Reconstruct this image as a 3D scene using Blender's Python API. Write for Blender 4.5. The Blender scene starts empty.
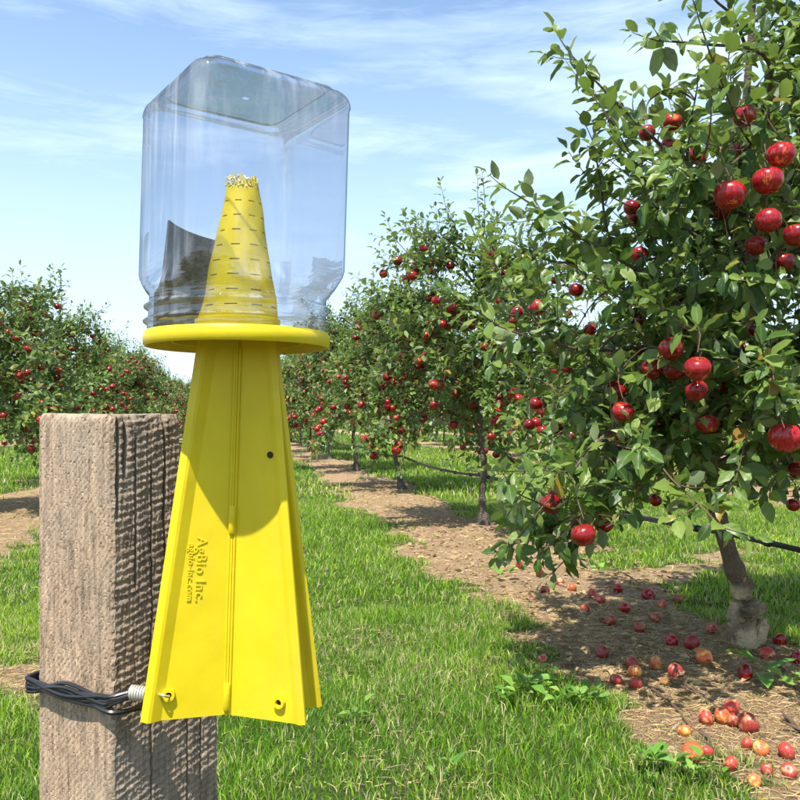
import bpy, math, random
import numpy as np
from mathutils import Vector, Matrix, Quaternion
R = math.radians
random.seed(7); rng = np.random.default_rng(7)
scene = bpy.context.scene
col = scene.collection

# ------------------------------------------------------------------ camera, sky, sun, exposure
F = 800.0; HZ = 415.0; CH = 1.0            # focal length in photo pixels, horizon row, eye height
cam_d = bpy.data.cameras.new('camera'); cam = bpy.data.objects.new('camera', cam_d); col.objects.link(cam)
cam.location = (0, 0, CH); cam.rotation_euler = (R(90), 0, 0)
cam_d.sensor_width = 36; cam_d.lens = 36 * F / 800; cam_d.shift_y = (HZ - 400) / 800
cam_d.clip_start = 0.05; cam_d.clip_end = 3000
scene.camera = cam
SUN_AZ, SUN_EL = 19, 65                    # azimuth measured from behind the camera towards its left
world = bpy.data.worlds.new('World'); scene.world = world; world.use_nodes = True
sun_d = bpy.data.lights.new('sun', 'SUN'); sun = bpy.data.objects.new('sun', sun_d); col.objects.link(sun)
sun_d.energy = 4.8; sun_d.angle = R(0.55); sun_d.color = (1, .955, .88)
sdir = Vector((-math.sin(R(SUN_AZ)) * math.cos(R(SUN_EL)), -math.cos(R(SUN_AZ)) * math.cos(R(SUN_EL)), math.sin(R(SUN_EL))))
sun.rotation_euler = sdir.to_track_quat('Z', 'Y').to_euler()
scene.view_settings.view_transform = 'Standard'; scene.view_settings.look = 'None'
scene.view_settings.exposure = 0.95; scene.view_settings.gamma = 1
scene.cycles.transparent_max_bounces = 24
scene.cycles.max_bounces = 8

def N(nt, typ, **kw):
    n = nt.nodes.new(typ)
    for k, v in kw.items():
        if k.startswith('i_'):
            key = k[2:]
            n.inputs[int(key) if key.isdigit() else key.replace('_', ' ')].default_value = v
        else: setattr(n, k, v)
    return n
def ramp(nt, fac, stops, interp='LINEAR'):
    r = nt.nodes.new('ShaderNodeValToRGB'); cr = r.color_ramp; cr.interpolation = interp
    while len(cr.elements) > 1: cr.elements.remove(cr.elements[-1])
    for i, (p, c) in enumerate(stops):
        e = cr.elements[0] if i == 0 else cr.elements.new(p)
        e.position = p; e.color = (*c, 1) if len(c) == 3 else c
    if fac is not None: nt.links.new(fac, r.inputs[0])
    return r.outputs[0]
def mixc(nt, fac, a, b, mode='MIX'):
    m = nt.nodes.new('ShaderNodeMix'); m.data_type = 'RGBA'; m.blend_type = mode
    for sock, v in ((m.inputs[0], fac), (m.inputs[6], a), (m.inputs[7], b)):
        if hasattr(v, 'is_linked') or isinstance(v, bpy.types.NodeSocket): nt.links.new(v, sock)
        elif isinstance(v, (int, float)): sock.default_value = v
        else: sock.default_value = (*v, 1)
    return m.outputs[2]
def mathn(nt, op, a, b=0.0):
    m = nt.nodes.new('ShaderNodeMath'); m.operation = op
    for i, v in enumerate((a, b)):
        if isinstance(v, bpy.types.NodeSocket): nt.links.new(v, m.inputs[i])
        else: m.inputs[i].default_value = v
    return m.outputs[0]

nt = world.node_tree; nt.nodes.clear(); L = nt.links.new
sky = N(nt, 'ShaderNodeTexSky', sky_type='NISHITA', sun_disc=False, sun_elevation=R(SUN_EL), sun_rotation=R(180 + SUN_AZ),
        altitude=200, air_density=1.0, dust_density=.7, ozone_density=1.6)
tc = N(nt, 'ShaderNodeTexCoord')
mp = N(nt, 'ShaderNodeMapping'); mp.inputs['Scale'].default_value = (1.1, .8, 6.5); mp.inputs['Rotation'].default_value = (0, R(-9), R(20))
L(tc.outputs['Generated'], mp.inputs[0])
n1 = N(nt, 'ShaderNodeTexNoise', i_Scale=1.6, i_Detail=7.0, i_Roughness=.58, i_Distortion=.5); L(mp.outputs[0], n1.inputs[0])
n2 = N(nt, 'ShaderNodeTexNoise', i_Scale=6.0, i_Detail=6.0, i_Roughness=.65, i_Distortion=.8); L(mp.outputs[0], n2.inputs[0])
wisp = mathn(nt, 'ADD', mathn(nt, 'MULTIPLY', n1.outputs[0], .75), mathn(nt, 'MULTIPLY', n2.outputs[0], .28))
cm = ramp(nt, wisp, [(.41, (.08, .08, .08)), (.54, (.48, .48, .48)), (.68, (.95, .95, .95))])
sep = N(nt, 'ShaderNodeSeparateXYZ'); L(tc.outputs['Generated'], sep.inputs[0])
low = ramp(nt, sep.outputs[2], [(0.0, (.85, .85, .85)), (.14, (.66, .66, .66)), (.30, (.32, .32, .32)), (.48, (0.08, .08, .08))])
cm2 = mathn(nt, 'MAXIMUM', cm, low)
tinted = mixc(nt, 1.0, sky.outputs[0], (1.15, 1.28, 1.30), 'MULTIPLY')
skyc = mixc(nt, cm2, tinted, (5.2, 6.4, 7.9))
bg = N(nt, 'ShaderNodeBackground', i_Strength=.10); L(skyc, bg.inputs[0])
wo = N(nt, 'ShaderNodeOutputWorld'); L(bg.outputs[0], wo.inputs[0])

# ------------------------------------------------------------------ helpers
def at(px, py, d): return Vector(((px - 400) / F * d, d, CH + (HZ - py) / F * d))
def gnd(px, py):
    d = F * CH / (py - HZ); return Vector(((px - 400) / F * d, d, 0))
def put(name, data, parent=None, mat=None, kind=None):
    o = bpy.data.objects.new(name, data); col.objects.link(o)
    if mat is not None and data is not None and not data.materials: data.materials.append(mat)
    if parent: o.parent = parent
    if kind: o['kind'] = kind
    return o
def tag(o, label, cat, group=None):
    o['label'] = label; o['category'] = cat
    if group: o['group'] = group
    return o
def thing(name, loc, label, cat, group=None):
    o = put(name, None); o.location = loc; o.empty_display_size = .05
    return tag(o, label, cat, group)
def mesh(name, V, polys, mat=None, smooth=True, attr=None):
    """polys: list of int arrays, each (n,k)"""
    V = np.asarray(V, dtype=np.float32); me = bpy.data.meshes.new(name)
    me.vertices.add(len(V)); me.vertices.foreach_set('co', V.ravel())
    polys = [np.asarray(p, dtype=np.int32) for p in polys if len(p)]
    li = np.concatenate([p.ravel() for p in polys])
    tot = np.concatenate([np.full(len(p), p.shape[1], np.int32) for p in polys])
    st = np.concatenate([[0], np.cumsum(tot)[:-1]]).astype(np.int32)
    me.loops.add(len(li)); me.loops.foreach_set('vertex_index', li)
    me.polygons.add(len(tot)); me.polygons.foreach_set('loop_start', st); me.polygons.foreach_set('loop_total', tot)
    me.polygons.foreach_set('use_smooth', np.full(len(tot), smooth))
    if attr is not None:
        a = me.color_attributes.new('vc', 'FLOAT_COLOR', 'POINT')
        a.data.foreach_set('color', np.asarray(attr, dtype=np.float32).ravel())
    me.update(calc_edges=True); me.validate()
    if mat: me.materials.append(mat)
    return me
class MB:
    def __init__(s): s.V = []; s.T = []; s.Q = []; s.n = 0
    def add(s, v, tris=(), quads=()):
        b = s.n; s.V.extend([tuple(p) for p in v]); s.n += len(v)
        s.T.extend([tuple(i + b for i in t) for t in tris]); s.Q.extend([tuple(i + b for i in q) for q in quads])
    def tube(s, pts, rad, sides=6, cap=True):
        pts = [Vector(p) for p in pts]; n = len(pts)
        if not hasattr(rad, '__len__'): rad = [rad] * n
        vs = []; up = Vector((0.13, .31, 1)).normalized(); prev = None
        for i, p in enumerate(pts):
            t = (pts[min(i + 1, n - 1)] - pts[max(i - 1, 0)]).normalized()
            a = t.cross(up) if prev is None else prev - t * prev.dot(t)
            if a.length < 1e-4: a = t.cross(Vector((1, 0, 0)))
            a.normalize(); prev = a; b = t.cross(a)
            for k in range(sides):
                an = 2 * math.pi * k / sides
                vs.append(p + (a * math.cos(an) + b * math.sin(an)) * rad[i])
        q = [(i * sides + k, i * sides + (k + 1) % sides, (i + 1) * sides + (k + 1) % sides, (i + 1) * sides + k)
             for i in range(n - 1) for k in range(sides)]
        tr = []
        if cap:
            vs += [pts[0], pts[-1]]; c0, c1 = n * sides, n * sides + 1
            for k in range(sides):
                tr.append((c0, (k + 1) % sides, k)); tr.append((c1, (n - 1) * sides + k, (n - 1) * sides + (k + 1) % sides))
        s.add(vs, tr, q)
    def lathe(s, prof, sides=64, fn=None, closed=False, c=(0, 0)):
        n = len(prof); vs = []
        for r, z in prof:
            for k in range(sides):
                a = 2 * math.pi * k / sides
                vs.append((c[0] + r * math.cos(a), c[1] + r * math.sin(a), z))
        if fn: vs = [fn(*v) for v in vs]
        q = [(i * sides + k, i * sides + (k + 1) % sides, ((i + 1) % n) * sides + (k + 1) % sides, ((i + 1) % n) * sides + k)
             for i in range(n if closed else n - 1) for k in range(sides)]
        s.add(vs, (), q)
    def box(s, c, size, rot=None):
        v = []
        for i in range(8):
            p = Vector(((i & 1) - .5, ((i >> 1) & 1) - .5, ((i >> 2) & 1) - .5)); p = Vector((p.x * size[0], p.y * size[1], p.z * size[2]))
            if rot: p = rot @ p
            v.append(p + Vector(c))
        s.add(v, (), [(0, 2, 3, 1), (4, 5, 7, 6), (0, 1, 5, 4), (2, 6, 7, 3), (0, 4, 6, 2), (1, 3, 7, 5)])
    def me(s, name, mat=None, smooth=True, sharp=38):
        m_ = mesh(name, s.V, [p for p in (s.T, s.Q) if p], mat, smooth)
        if smooth and sharp: m_.set_sharp_from_angle(angle=R(sharp))
        return m_

def vnoise(x, y, z=None, seed=0):
    z = np.zeros_like(x) if z is None else z
    xi, yi, zi = np.floor(x), np.floor(y), np.floor(z)
    fx, fy, fz = x - xi, y - yi, z - zi
    fx, fy, fz = [f * f * (3 - 2 * f) for f in (fx, fy, fz)]
    def h(a, b, c):
        n = (a * 127.1 + b * 311.7 + c * 74.7 + seed * 19.19); v = np.sin(n) * 43758.5453
        return v - np.floor(v)
    r = 0
    for dx in (0, 1):
        for dy in (0, 1):
            for dz in (0, 1):
                w = (fx if dx else 1 - fx) * (fy if dy else 1 - fy) * (fz if dz else 1 - fz)
                r = r + w * h(xi + dx, yi + dy, zi + dz)
    return r
def fbm(x, y, z=None, o=4, seed=0):
    s, a, t = 0, .5, 0
    for i in range(o):
        s = s + a * vnoise(x * 2 ** i, y * 2 ** i, None if z is None else z * 2 ** i, seed + i * 7); t += a; a *= .5
    return s / t
def sstep(a, b, x):
    t = np.clip((x - a) / (b - a), 0, 1); return t * t * (3 - 2 * t)

# ------------------------------------------------------------------ materials
def mat(name):
    m = bpy.data.materials.new(name); m.use_nodes = True; t = m.node_tree; t.nodes.clear()
    o = t.nodes.new('ShaderNodeOutputMaterial'); return m, t, o
def principled(t, o=None, **kw):
    p = N(t, 'ShaderNodeBsdfPrincipled', **kw)
    if o: t.links.new(p.outputs[0], o.inputs[0])
    return p
def bump(t, h, strength, dist, p):
    b = N(t, 'ShaderNodeBump', i_Strength=strength, i_Distance=dist); t.links.new(h, b.inputs['Height'])
    t.links.new(b.outputs[0], p.inputs['Normal']); return b

def m_yellow():
    m, t, o = mat('yellow_plastic')
    tcn = N(t, 'ShaderNodeTexCoord')
    n = N(t, 'ShaderNodeTexNoise', i_Scale=38.0, i_Detail=4.0); t.links.new(tcn.outputs['Object'], n.inputs[0])
    n2_ = N(t, 'ShaderNodeTexNoise', i_Scale=420.0, i_Detail=3.0); t.links.new(tcn.outputs['Object'], n2_.inputs[0])
    c = ramp(t, n.outputs[0], [(.3, (.72, .56, .010)), (.7, (.80, .63, .016))])
    sc = ramp(t, n2_.outputs[0], [(.70, (0, 0, 0)), (.80, (.55, .55, .55))])
    c = mixc(t, mathn(t, 'MULTIPLY', sc, .35), c, (.62, .47, .05))
    mg = N(t, 'ShaderNodeMapping'); mg.inputs['Scale'].default_value = (1, 1, .3); t.links.new(tcn.outputs['Object'], mg.inputs[0])
    n5 = N(t, 'ShaderNodeTexNoise', i_Scale=26.0, i_Detail=8.0, i_Roughness=.72); t.links.new(mg.outputs[0], n5.inputs[0])
    c = mixc(t, mathn(t, 'MULTIPLY', ramp(t, n5.outputs[0], [(.50, (0, 0, 0)), (.68, (1, 1, 1))]), .22), c, (.52, .40, .07))
    p = principled(t, i_Roughness=.42); t.links.new(c, p.inputs['Base Color'])
    t.links.new(ramp(t, n5.outputs[0], [(.4, (.36, .36, .36)), (.65, (.58, .58, .58))]), p.inputs['Roughness'])
    p.inputs['Specular IOR Level'].default_value = .35
    bump(t, n.outputs[0], .25, .002, p)
    tr = N(t, 'ShaderNodeBsdfTranslucent'); t.links.new(c, tr.inputs[0])
    mx = N(t, 'ShaderNodeMixShader', i_0=.16); t.links.new(p.outputs[0], mx.inputs[1]); t.links.new(tr.outputs[0], mx.inputs[2])
    t.links.new(mx.outputs[0], o.inputs[0]); return m
def m_jar():
    m, t, o = mat('clear_plastic')
    tcn = N(t, 'ShaderNodeTexCoord')
    mp = N(t, 'ShaderNodeMapping'); mp.inputs['Scale'].default_value = (60, 60, 9); t.links.new(tcn.outputs['Object'], mp.inputs[0])
    n = N(t, 'ShaderNodeTexNoise', i_Scale=1.0, i_Detail=3.0, i_Distortion=.6); t.links.new(mp.outputs[0], n.inputs[0])
    b = N(t, 'ShaderNodeBump', i_Strength=.22, i_Distance=.0007); t.links.new(n.outputs[0], b.inputs['Height'])
    mpn = N(t, 'ShaderNodeMapping'); mpn.inputs['Scale'].default_value = (22, 22, 150); mpn.inputs['Rotation'].default_value = (R(12), R(8), 0); t.links.new(tcn.outputs['Object'], mpn.inputs[0])
    nn = N(t, 'ShaderNodeTexNoise', i_Scale=1.0, i_Detail=2.5, i_Distortion=.8); t.links.new(mpn.outputs[0], nn.inputs[0])
    sz = N(t, 'ShaderNodeSeparateXYZ'); t.links.new(tcn.outputs['Object'], sz.inputs[0])
    neck = ramp(t, sz.outputs[2], [(.272, (1, 1, 1)), (.296, (0, 0, 0))])
    b0 = b; b = N(t, 'ShaderNodeBump', i_Distance=.006); t.links.new(mathn(t, 'MULTIPLY', neck, .42), b.inputs['Strength']); t.links.new(nn.outputs[0], b.inputs['Height']); t.links.new(b0.outputs[0], b.inputs['Normal'])
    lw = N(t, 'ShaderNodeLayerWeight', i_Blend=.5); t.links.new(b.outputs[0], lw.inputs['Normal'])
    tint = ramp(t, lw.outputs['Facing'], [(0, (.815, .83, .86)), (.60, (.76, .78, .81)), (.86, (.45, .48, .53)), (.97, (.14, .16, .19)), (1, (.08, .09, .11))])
    tr = N(t, 'ShaderNodeBsdfTransparent'); t.links.new(tint, tr.inputs[0])
    gl = N(t, 'ShaderNodeBsdfGlossy', i_Roughness=.035); gl.inputs[0].default_value = (1, 1, 1, 1); t.links.new(b.outputs[0], gl.inputs['Normal'])
    fr = N(t, 'ShaderNodeFresnel', i_IOR=1.58); t.links.new(b.outputs[0], fr.inputs['Normal'])
    ff = mathn(t, 'MINIMUM', mathn(t, 'ADD', mathn(t, 'MULTIPLY', fr.outputs[0], .42), mathn(t, 'MULTIPLY', neck, .08)), .75)
    mx = N(t, 'ShaderNodeMixShader'); t.links.new(ff, mx.inputs[0]); t.links.new(tr.outputs[0], mx.inputs[1]); t.links.new(gl.outputs[0], mx.inputs[2])
    # rubbed, hazy streaks on the plastic
    n3 = N(t, 'ShaderNodeTexNoise', i_Scale=1.0, i_Detail=5.0, i_Roughness=.62)
    mp3 = N(t, 'ShaderNodeMapping'); mp3.inputs['Scale'].default_value = (95, 95, 11); t.links.new(tcn.outputs['Object'], mp3.inputs[0]); t.links.new(mp3.outputs[0], n3.inputs[0])
    st = ramp(t, n3.outputs[0], [(.46, (.0, .0, .0)), (.66, (.26, .26, .26)), (.8, (.34, .34, .34))])
    n4 = N(t, 'ShaderNodeTexNoise', i_Scale=13.0, i_Detail=2.0); t.links.new(tcn.outputs['Object'], n4.inputs[0])
    st = mathn(t, 'MULTIPLY', st, ramp(t, n4.outputs[0], [(.42, (.12, .12, .12)), (.62, (1, 1, 1))]))
    df = N(t, 'ShaderNodeBsdfDiffuse'); df.inputs[0].default_value = (.75, .8, .86, 1)
    mx2 = N(t, 'ShaderNodeMixShader'); t.links.new(st, mx2.inputs[0]); t.links.new(mx.outputs[0], mx2.inputs[1]); t.links.new(df.outputs[0], mx2.inputs[2])
    t.links.new(mx2.outputs[0], o.inputs[0]); return m
def m_wood():
    m, t, o = mat('weathered_timber')
    tcn = N(t, 'ShaderNodeTexCoord')
    a = N(t, 'ShaderNodeVertexColor', layer_name='vc')
    mp = N(t, 'ShaderNodeMapping'); mp.inputs['Scale'].default_value = (1, 1, .16); t.links.new(tcn.outputs['Object'], mp.inputs[0])
    n = N(t, 'ShaderNodeTexNoise', i_Scale=210.0, i_Detail=6.0, i_Roughness=.7); t.links.new(mp.outputs[0], n.inputs[0])
    n2_ = N(t, 'ShaderNodeTexNoise', i_Scale=900.0, i_Detail=3.0, i_Roughness=.7); t.links.new(tcn.outputs['Object'], n2_.inputs[0])
    n3 = N(t, 'ShaderNodeTexNoise', i_Scale=16.0, i_Detail=4.0); t.links.new(tcn.outputs['Object'], n3.inputs[0])
    v = mathn(t, 'ADD', mathn(t, 'MULTIPLY', n.outputs[0], .6), mathn(t, 'MULTIPLY', n2_.outputs[0], .4))
    g = ramp(t, v, [(.36, (.22, .20, .18)), (.46, (.74, .74, .74)), (.54, (1.0, 1.0, 1.0)), (.66, (1.25, 1.22, 1.18))])
    c = mixc(t, 1.0, a.outputs[0], g, 'MULTIPLY')
    c = mixc(t, mathn(t, 'MULTIPLY', ramp(t, n3.outputs[0], [(.4, (0, 0, 0)), (.7, (1, 1, 1))]), .28), c, (.30, .27, .23))
    p = principled(t, o, i_Roughness=.85); t.links.new(c, p.inputs['Base Color']); p.inputs['Specular IOR Level'].default_value = .2
    bump(t, v, .55, .0010, p); return m
def m_leaf(name, c0, c1, c2, under, tr_c, rough=.38, tw=.3, sat_far=False):
    m, t, o = mat(name)
    a = N(t, 'ShaderNodeVertexColor', layer_name='vc'); sp = N(t, 'ShaderNodeSeparateColor'); t.links.new(a.outputs[0], sp.inputs[0])
    oi = N(t, 'ShaderNodeObjectInfo')
    r = mathn(t, 'FRACT', mathn(t, 'ADD', sp.outputs[0], mathn(t, 'MULTIPLY', oi.outputs['Random'], .37)))
    c = ramp(t, r, [(0, c0), (.45, c1), (.86, c2), (.965, c2), (.985, (.32, .22, .03)), (1, (.22, .09, .025))])
    rib = ramp(t, sp.outputs[1], [(0, (1, 1, 1)), (.14, (0, 0, 0))])
    c = mixc(t, mathn(t, 'MULTIPLY', rib, .45), c, tuple(min(1, x * 2.2 + .03) for x in c1))
    ge = N(t, 'ShaderNodeNewGeometry')
    cc = mixc(t, ge.outputs['Backfacing'], c, under)
    p = principled(t, i_Roughness=rough); t.links.new(cc, p.inputs['Base Color']); p.inputs['Specular IOR Level'].default_value = .5
    w = N(t, 'ShaderNodeTexWave', i_Scale=5.0, i_Distortion=2.0); cb = N(t, 'ShaderNodeCombineXYZ')
    t.links.new(mathn(t, 'ADD', sp.outputs[2], mathn(t, 'MULTIPLY', sp.outputs[1], -.4)), cb.inputs[0]); t.links.new(cb.outputs[0], w.inputs[0])
    bump(t, w.outputs['Fac'], .35, .002, p)
    tr = N(t, 'ShaderNodeBsdfTranslucent'); t.links.new(mixc(t, .45, c, tr_c), tr.inputs[0])
    mx = N(t, 'ShaderNodeMixShader', i_0=tw); t.links.new(p.outputs[0], mx.inputs[1]); t.links.new(tr.outputs[0], mx.inputs[2])
    t.links.new(mx.outputs[0], o.inputs[0]); return m
def m_grass():
    m, t, o = mat('grass_blades')
    a = N(t, 'ShaderNodeVertexColor', layer_name='vc')
    p = principled(t, i_Roughness=.45); t.links.new(a.outputs[0], p.inputs['Base Color']); p.inputs['Specular IOR Level'].default_value = .35
    tr = N(t, 'ShaderNodeBsdfTranslucent'); t.links.new(a.outputs[0], tr.inputs[0])
    mx = N(t, 'ShaderNodeMixShader', i_0=.38); t.links.new(p.outputs[0], mx.inputs[1]); t.links.new(tr.outputs[0], mx.inputs[2])
    t.links.new(mx.outputs[0], o.inputs[0]); return m
def m_ground():
    m, t, o = mat('orchard_soil')
    a = N(t, 'ShaderNodeVertexColor', layer_name='vc'); sp = N(t, 'ShaderNodeSeparateColor'); t.links.new(a.outputs[0], sp.inputs[0])
    tcn = N(t, 'ShaderNodeTexCoord')
    n = N(t, 'ShaderNodeTexNoise', i_Scale=9.0, i_Detail=8.0, i_Roughness=.65); t.links.new(tcn.outputs['Object'], n.inputs[0])
    f = N(t, 'ShaderNodeTexNoise', i_Scale=70.0, i_Detail=6.0, i_Roughness=.7); t.links.new(tcn.outputs['Object'], f.inputs[0])
    soil = ramp(t, n.outputs[0], [(.28, (.15, .085, .045)), (.45, (.34, .21, .115)), (.6, (.47, .31, .175)), (.78, (.56, .41, .24))])
    soil = mixc(t, .55, soil, ramp(t, f.outputs[0], [(.32, (.10, .062, .036)), (.5, (.36, .25, .15)), (.7, (.56, .44, .28))]))
    green = ramp(t, f.outputs[0], [(.3, (.025, .045, .012)), (.5, (.06, .10, .02)), (.7, (.13, .18, .04))])
    s2 = mathn(t, 'ADD', sp.outputs[0], mathn(t, 'MULTIPLY', mathn(t, 'SUBTRACT', n.outputs[0], .5), .9))
    c = mixc(t, ramp(t, s2, [(.4, (0, 0, 0)), (.6, (1, 1, 1))]), green, soil)
    p = principled(t, o, i_Roughness=.95); t.links.new(c, p.inputs['Base Color']); p.inputs['Specular IOR Level'].default_value = .1
    bump(t, f.outputs[0], 1.0, .03, p); return m
def m_bark(name, dark, pale, pale_amt):
    m, t, o = mat(name); tcn = N(t, 'ShaderNodeTexCoord')
    n = N(t, 'ShaderNodeTexNoise', i_Scale=22.0, i_Detail=7.0, i_Roughness=.65); t.links.new(tcn.outputs['Object'], n.inputs[0])
    v = N(t, 'ShaderNodeTexVoronoi', i_Scale=46.0, feature='DISTANCE_TO_EDGE'); t.links.new(tcn.outputs['Object'], v.inputs[0])
    sp = N(t, 'ShaderNodeSeparateXYZ'); t.links.new(tcn.outputs['Object'], sp.inputs[0])
    c = ramp(t, n.outputs[0], [(.3, tuple(x * .6 for x in dark)), (.6, dark), (.8, tuple(min(1, x * 1.8) for x in dark))])
    h = ramp(t, sp.outputs[2], [(0, (1, 1, 1)), (.22, (.85, .85, .85)), (.40, (.30, .30, .30)), (.62, (.0, .0, .0))])
    n2_ = N(t, 'ShaderNodeTexNoise', i_Scale=9.0, i_Detail=5.0); t.links.new(tcn.outputs['Object'], n2_.inputs[0])
    k = ramp(t, mathn(t, 'ADD', mathn(t, 'MULTIPLY', h, pale_amt), mathn(t, 'MULTIPLY', n2_.outputs[0], .55)), [(.62, (0, 0, 0)), (.72, (1, 1, 1))])
    c = mixc(t, k, c, mixc(t, n.outputs[0], pale, tuple(x * .55 for x in pale)))
    p = principled(t, o, i_Roughness=.9); t.links.new(c, p.inputs['Base Color']); p.inputs['Specular IOR Level'].default_value = .2
    hh = mathn(t, 'ADD', n.outputs[0], mathn(t, 'MULTIPLY', v.outputs[0], .9))
    bump(t, hh, 1.0, .012, p); return m
def m_apple(name, reds, yel, yamt, rough=.22):
    m, t, o = mat(name); tcn = N(t, 'ShaderNodeTexCoord'); oi = N(t, 'ShaderNodeObjectInfo')
    off = N(t, 'ShaderNodeVectorMath', operation='SCALE'); off.inputs[0].default_value = (3.1, 1.7, 2.3)
    t.links.new(mathn(t, 'MULTIPLY', oi.outputs['Random'], 9.0), off.inputs['Scale'])
    ad = N(t, 'ShaderNodeVectorMath', operation='ADD'); t.links.new(tcn.outputs['Object'], ad.inputs[0]); t.links.new(off.outputs[0], ad.inputs[1])
    mp = N(t, 'ShaderNodeMapping'); mp.inputs['Scale'].default_value = (1, 1, .25); t.links.new(ad.outputs[0], mp.inputs[0])
    st = N(t, 'ShaderNodeTexNoise', i_Scale=17.0, i_Detail=4.0, i_Roughness=.6); t.links.new(mp.outputs[0], st.inputs[0])
    bl = N(t, 'ShaderNodeTexNoise', i_Scale=1.9, i_Detail=2.0); t.links.new(ad.outputs[0], bl.inputs[0])
    sp_ = N(t, 'ShaderNodeTexNoise', i_Scale=46.0, i_Detail=1.0); t.links.new(ad.outputs[0], sp_.inputs[0])
    c = ramp(t, st.outputs[0], [(.35, reds[0]), (.65, reds[1])])
    yf = ramp(t, mathn(t, 'ADD', bl.outputs[0], mathn(t, 'MULTIPLY', mathn(t, 'SUBTRACT', st.outputs[0], .5), .5)), [(.62 - yamt, (0, 0, 0)), (.74 - yamt, (1, 1, 1))])
    c = mixc(t, mathn(t, 'MULTIPLY', yf, .8), c, yel)
    c = mixc(t, mathn(t, 'MULTIPLY', ramp(t, sp_.outputs[0], [(.68, (0, 0, 0)), (.76, (1, 1, 1))]), .14), c, (.6, .35, .2))
    hv = N(t, 'ShaderNodeHueSaturation'); t.links.new(c, hv.inputs['Color']); t.links.new(mathn(t, 'ADD', mathn(t, 'MULTIPLY', oi.outputs['Random'], .8), .62), hv.inputs['Value'])
    p = principled(t, o, i_Roughness=rough); t.links.new(hv.outputs[0], p.inputs['Base Color'])
    return m
def m_plain(name, c, rough=.5, metal=0., c2=None, scale=60., spec=.5):
    m, t, o = mat(name); tcn = N(t, 'ShaderNodeTexCoord')
    n = N(t, 'ShaderNodeTexNoise', i_Scale=scale, i_Detail=5.0); t.links.new(tcn.outputs['Object'], n.inputs[0])
    cc = ramp(t, n.outputs[0], [(.3, c), (.7, c2 or tuple(x * .7 for x in c))])
    p = principled(t, o, i_Roughness=rough, i_Metallic=metal); t.links.new(cc, p.inputs['Base Color']); p.inputs['Specular IOR Level'].default_value = spec
    bump(t, n.outputs[0], .3, .002, p); return m

YEL = m_yellow(); JAR = m_jar(); WOOD = m_wood(); GRASS = m_grass(); GROUND = m_ground()
LEAF = m_leaf('apple_leaf', (.028, .068, .010), (.075, .145, .018), (.20, .27, .05), (.25, .31, .15), (.28, .42, .05), rough=.33, tw=.3)
WEED = m_leaf('weed_leaf', (.07, .18, .02), (.12, .27, .03), (.24, .38, .06), (.20, .32, .10), (.3, .5, .05), rough=.42)
BARK = m_bark('pale_knotty_bark', (.17, .12, .078), (.60, .45, .27), .45)
BARK2 = m_bark('grey_brown_bark', (.13, .105, .08), (.34, .29, .22), .26)
TWIG = m_plain('twig_bark', (.14, .095, .06), .8, c2=(.075, .05, .035), spec=.25)
RED = m_apple('red_apple_skin', ((.12, .003, .008), (.34, .010, .012)), (.58, .16, .03), .0)
ROT = m_apple('windfall_apple_skin', ((.26, .015, .015), (.42, .06, .035)), (.55, .27, .10), .07, .42)
ORANGE = m_apple('orange_apple_skin', ((.42, .05, .02), (.55, .15, .04)), (.68, .42, .09), .12, .4)
STEM = m_plain('apple_stem_brown', (.12, .07, .03), .8)
BLACK = m_plain('black_rubber', (.012, .012, .013), .35, c2=(.02, .02, .022))
HOSE = m_plain('black_hose', (.018, .017, .017), .45, c2=(.035, .03, .028))
STEEL = m_plain('steel_wire', (.78, .76, .70), .4, .6, c2=(.62, .57, .48))
REFLECTION = m_plain('dark_reflection', (.09, .085, .083), .85, c2=(.13, .125, .12), scale=240)  # tone of a dark reflection in the jar, given to the added sheet
DARK = m_plain('hole_shade', (.02, .018, .01), .8)  # near-black standing for the shade inside holes
FLUFF = m_plain('white_fluff', (.92, .90, .80), .9, c2=(.85, .80, .62), scale=300)
STRAW = m_grass(); STRAW.name = 'dry_straw'

# ------------------------------------------------------------------ ground
CR = .978; US = .21                                  # rows run along (-.215, 1)
def uv_of(x, y): return (x + .215 * y) * CR
ROW_R, ROW_L, ROW_GAP = 2.28, -2.445, 4.72
def soil_mask(x, y):
    """1 on the bare strip under the trees, 0 in the grass"""
    u = uv_of(x, y); w = fbm(x * 1.5, y * 1.5, seed=3) - .5; w2 = fbm(x * 5, y * 5, seed=9) - .5
    m = np.zeros_like(x)
    for c0, a, b in ((ROW_R, -.84, .22), (ROW_L, -.30, .80), (ROW_R + ROW_GAP, -.8, .5), (ROW_L - ROW_GAP, -.5, .8), (ROW_R + 2 * ROW_GAP, -.7, .6)):
        uu = u - c0 + w * .8 + w2 * .6
        m = np.maximum(m, sstep(a - .14, a + .14, uu) * (1 - sstep(b - .14, b + .14, uu)))
    patch = sstep(.60, .70, fbm(x * .9 + 5, y * .9, seed=21)) * .75 * (1 - sstep(14, 20, y))
    return np.clip(np.maximum(m, patch), 0, 1)
def gz(x, y):
    f = 1 - sstep(10, 30, np.hypot(x, y))
    return ((fbm(x * 1.2, y * 1.2, seed=31) - .5) * .05 + (fbm(x * 7, y * 7, seed=33) - .5) * .03) * f - .012 * f
xs = np.concatenate([-np.geomspace(6, 900, 26)[::-1], np.arange(-5.96, 6, .06), np.geomspace(6, 900, 26)])
ys = np.concatenate([-np.geomspace(1.2, 900, 14)[::-1], np.arange(-1, 1.2, .2), np.arange(1.2, 8, .05), np.geomspace(8, 60, 90), np.geomspace(64, 1400, 16)])
GX, GY = np.meshgrid(xs, ys); GZ = gz(GX, GY)
nx, ny = len(xs), len(ys)
idx = np.arange(nx * ny).reshape(ny, nx)
quads = np.stack([idx[:-1, :-1], idx[:-1, 1:], idx[1:, 1:], idx[1:, :-1]], -1).reshape(-1, 4)
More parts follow.
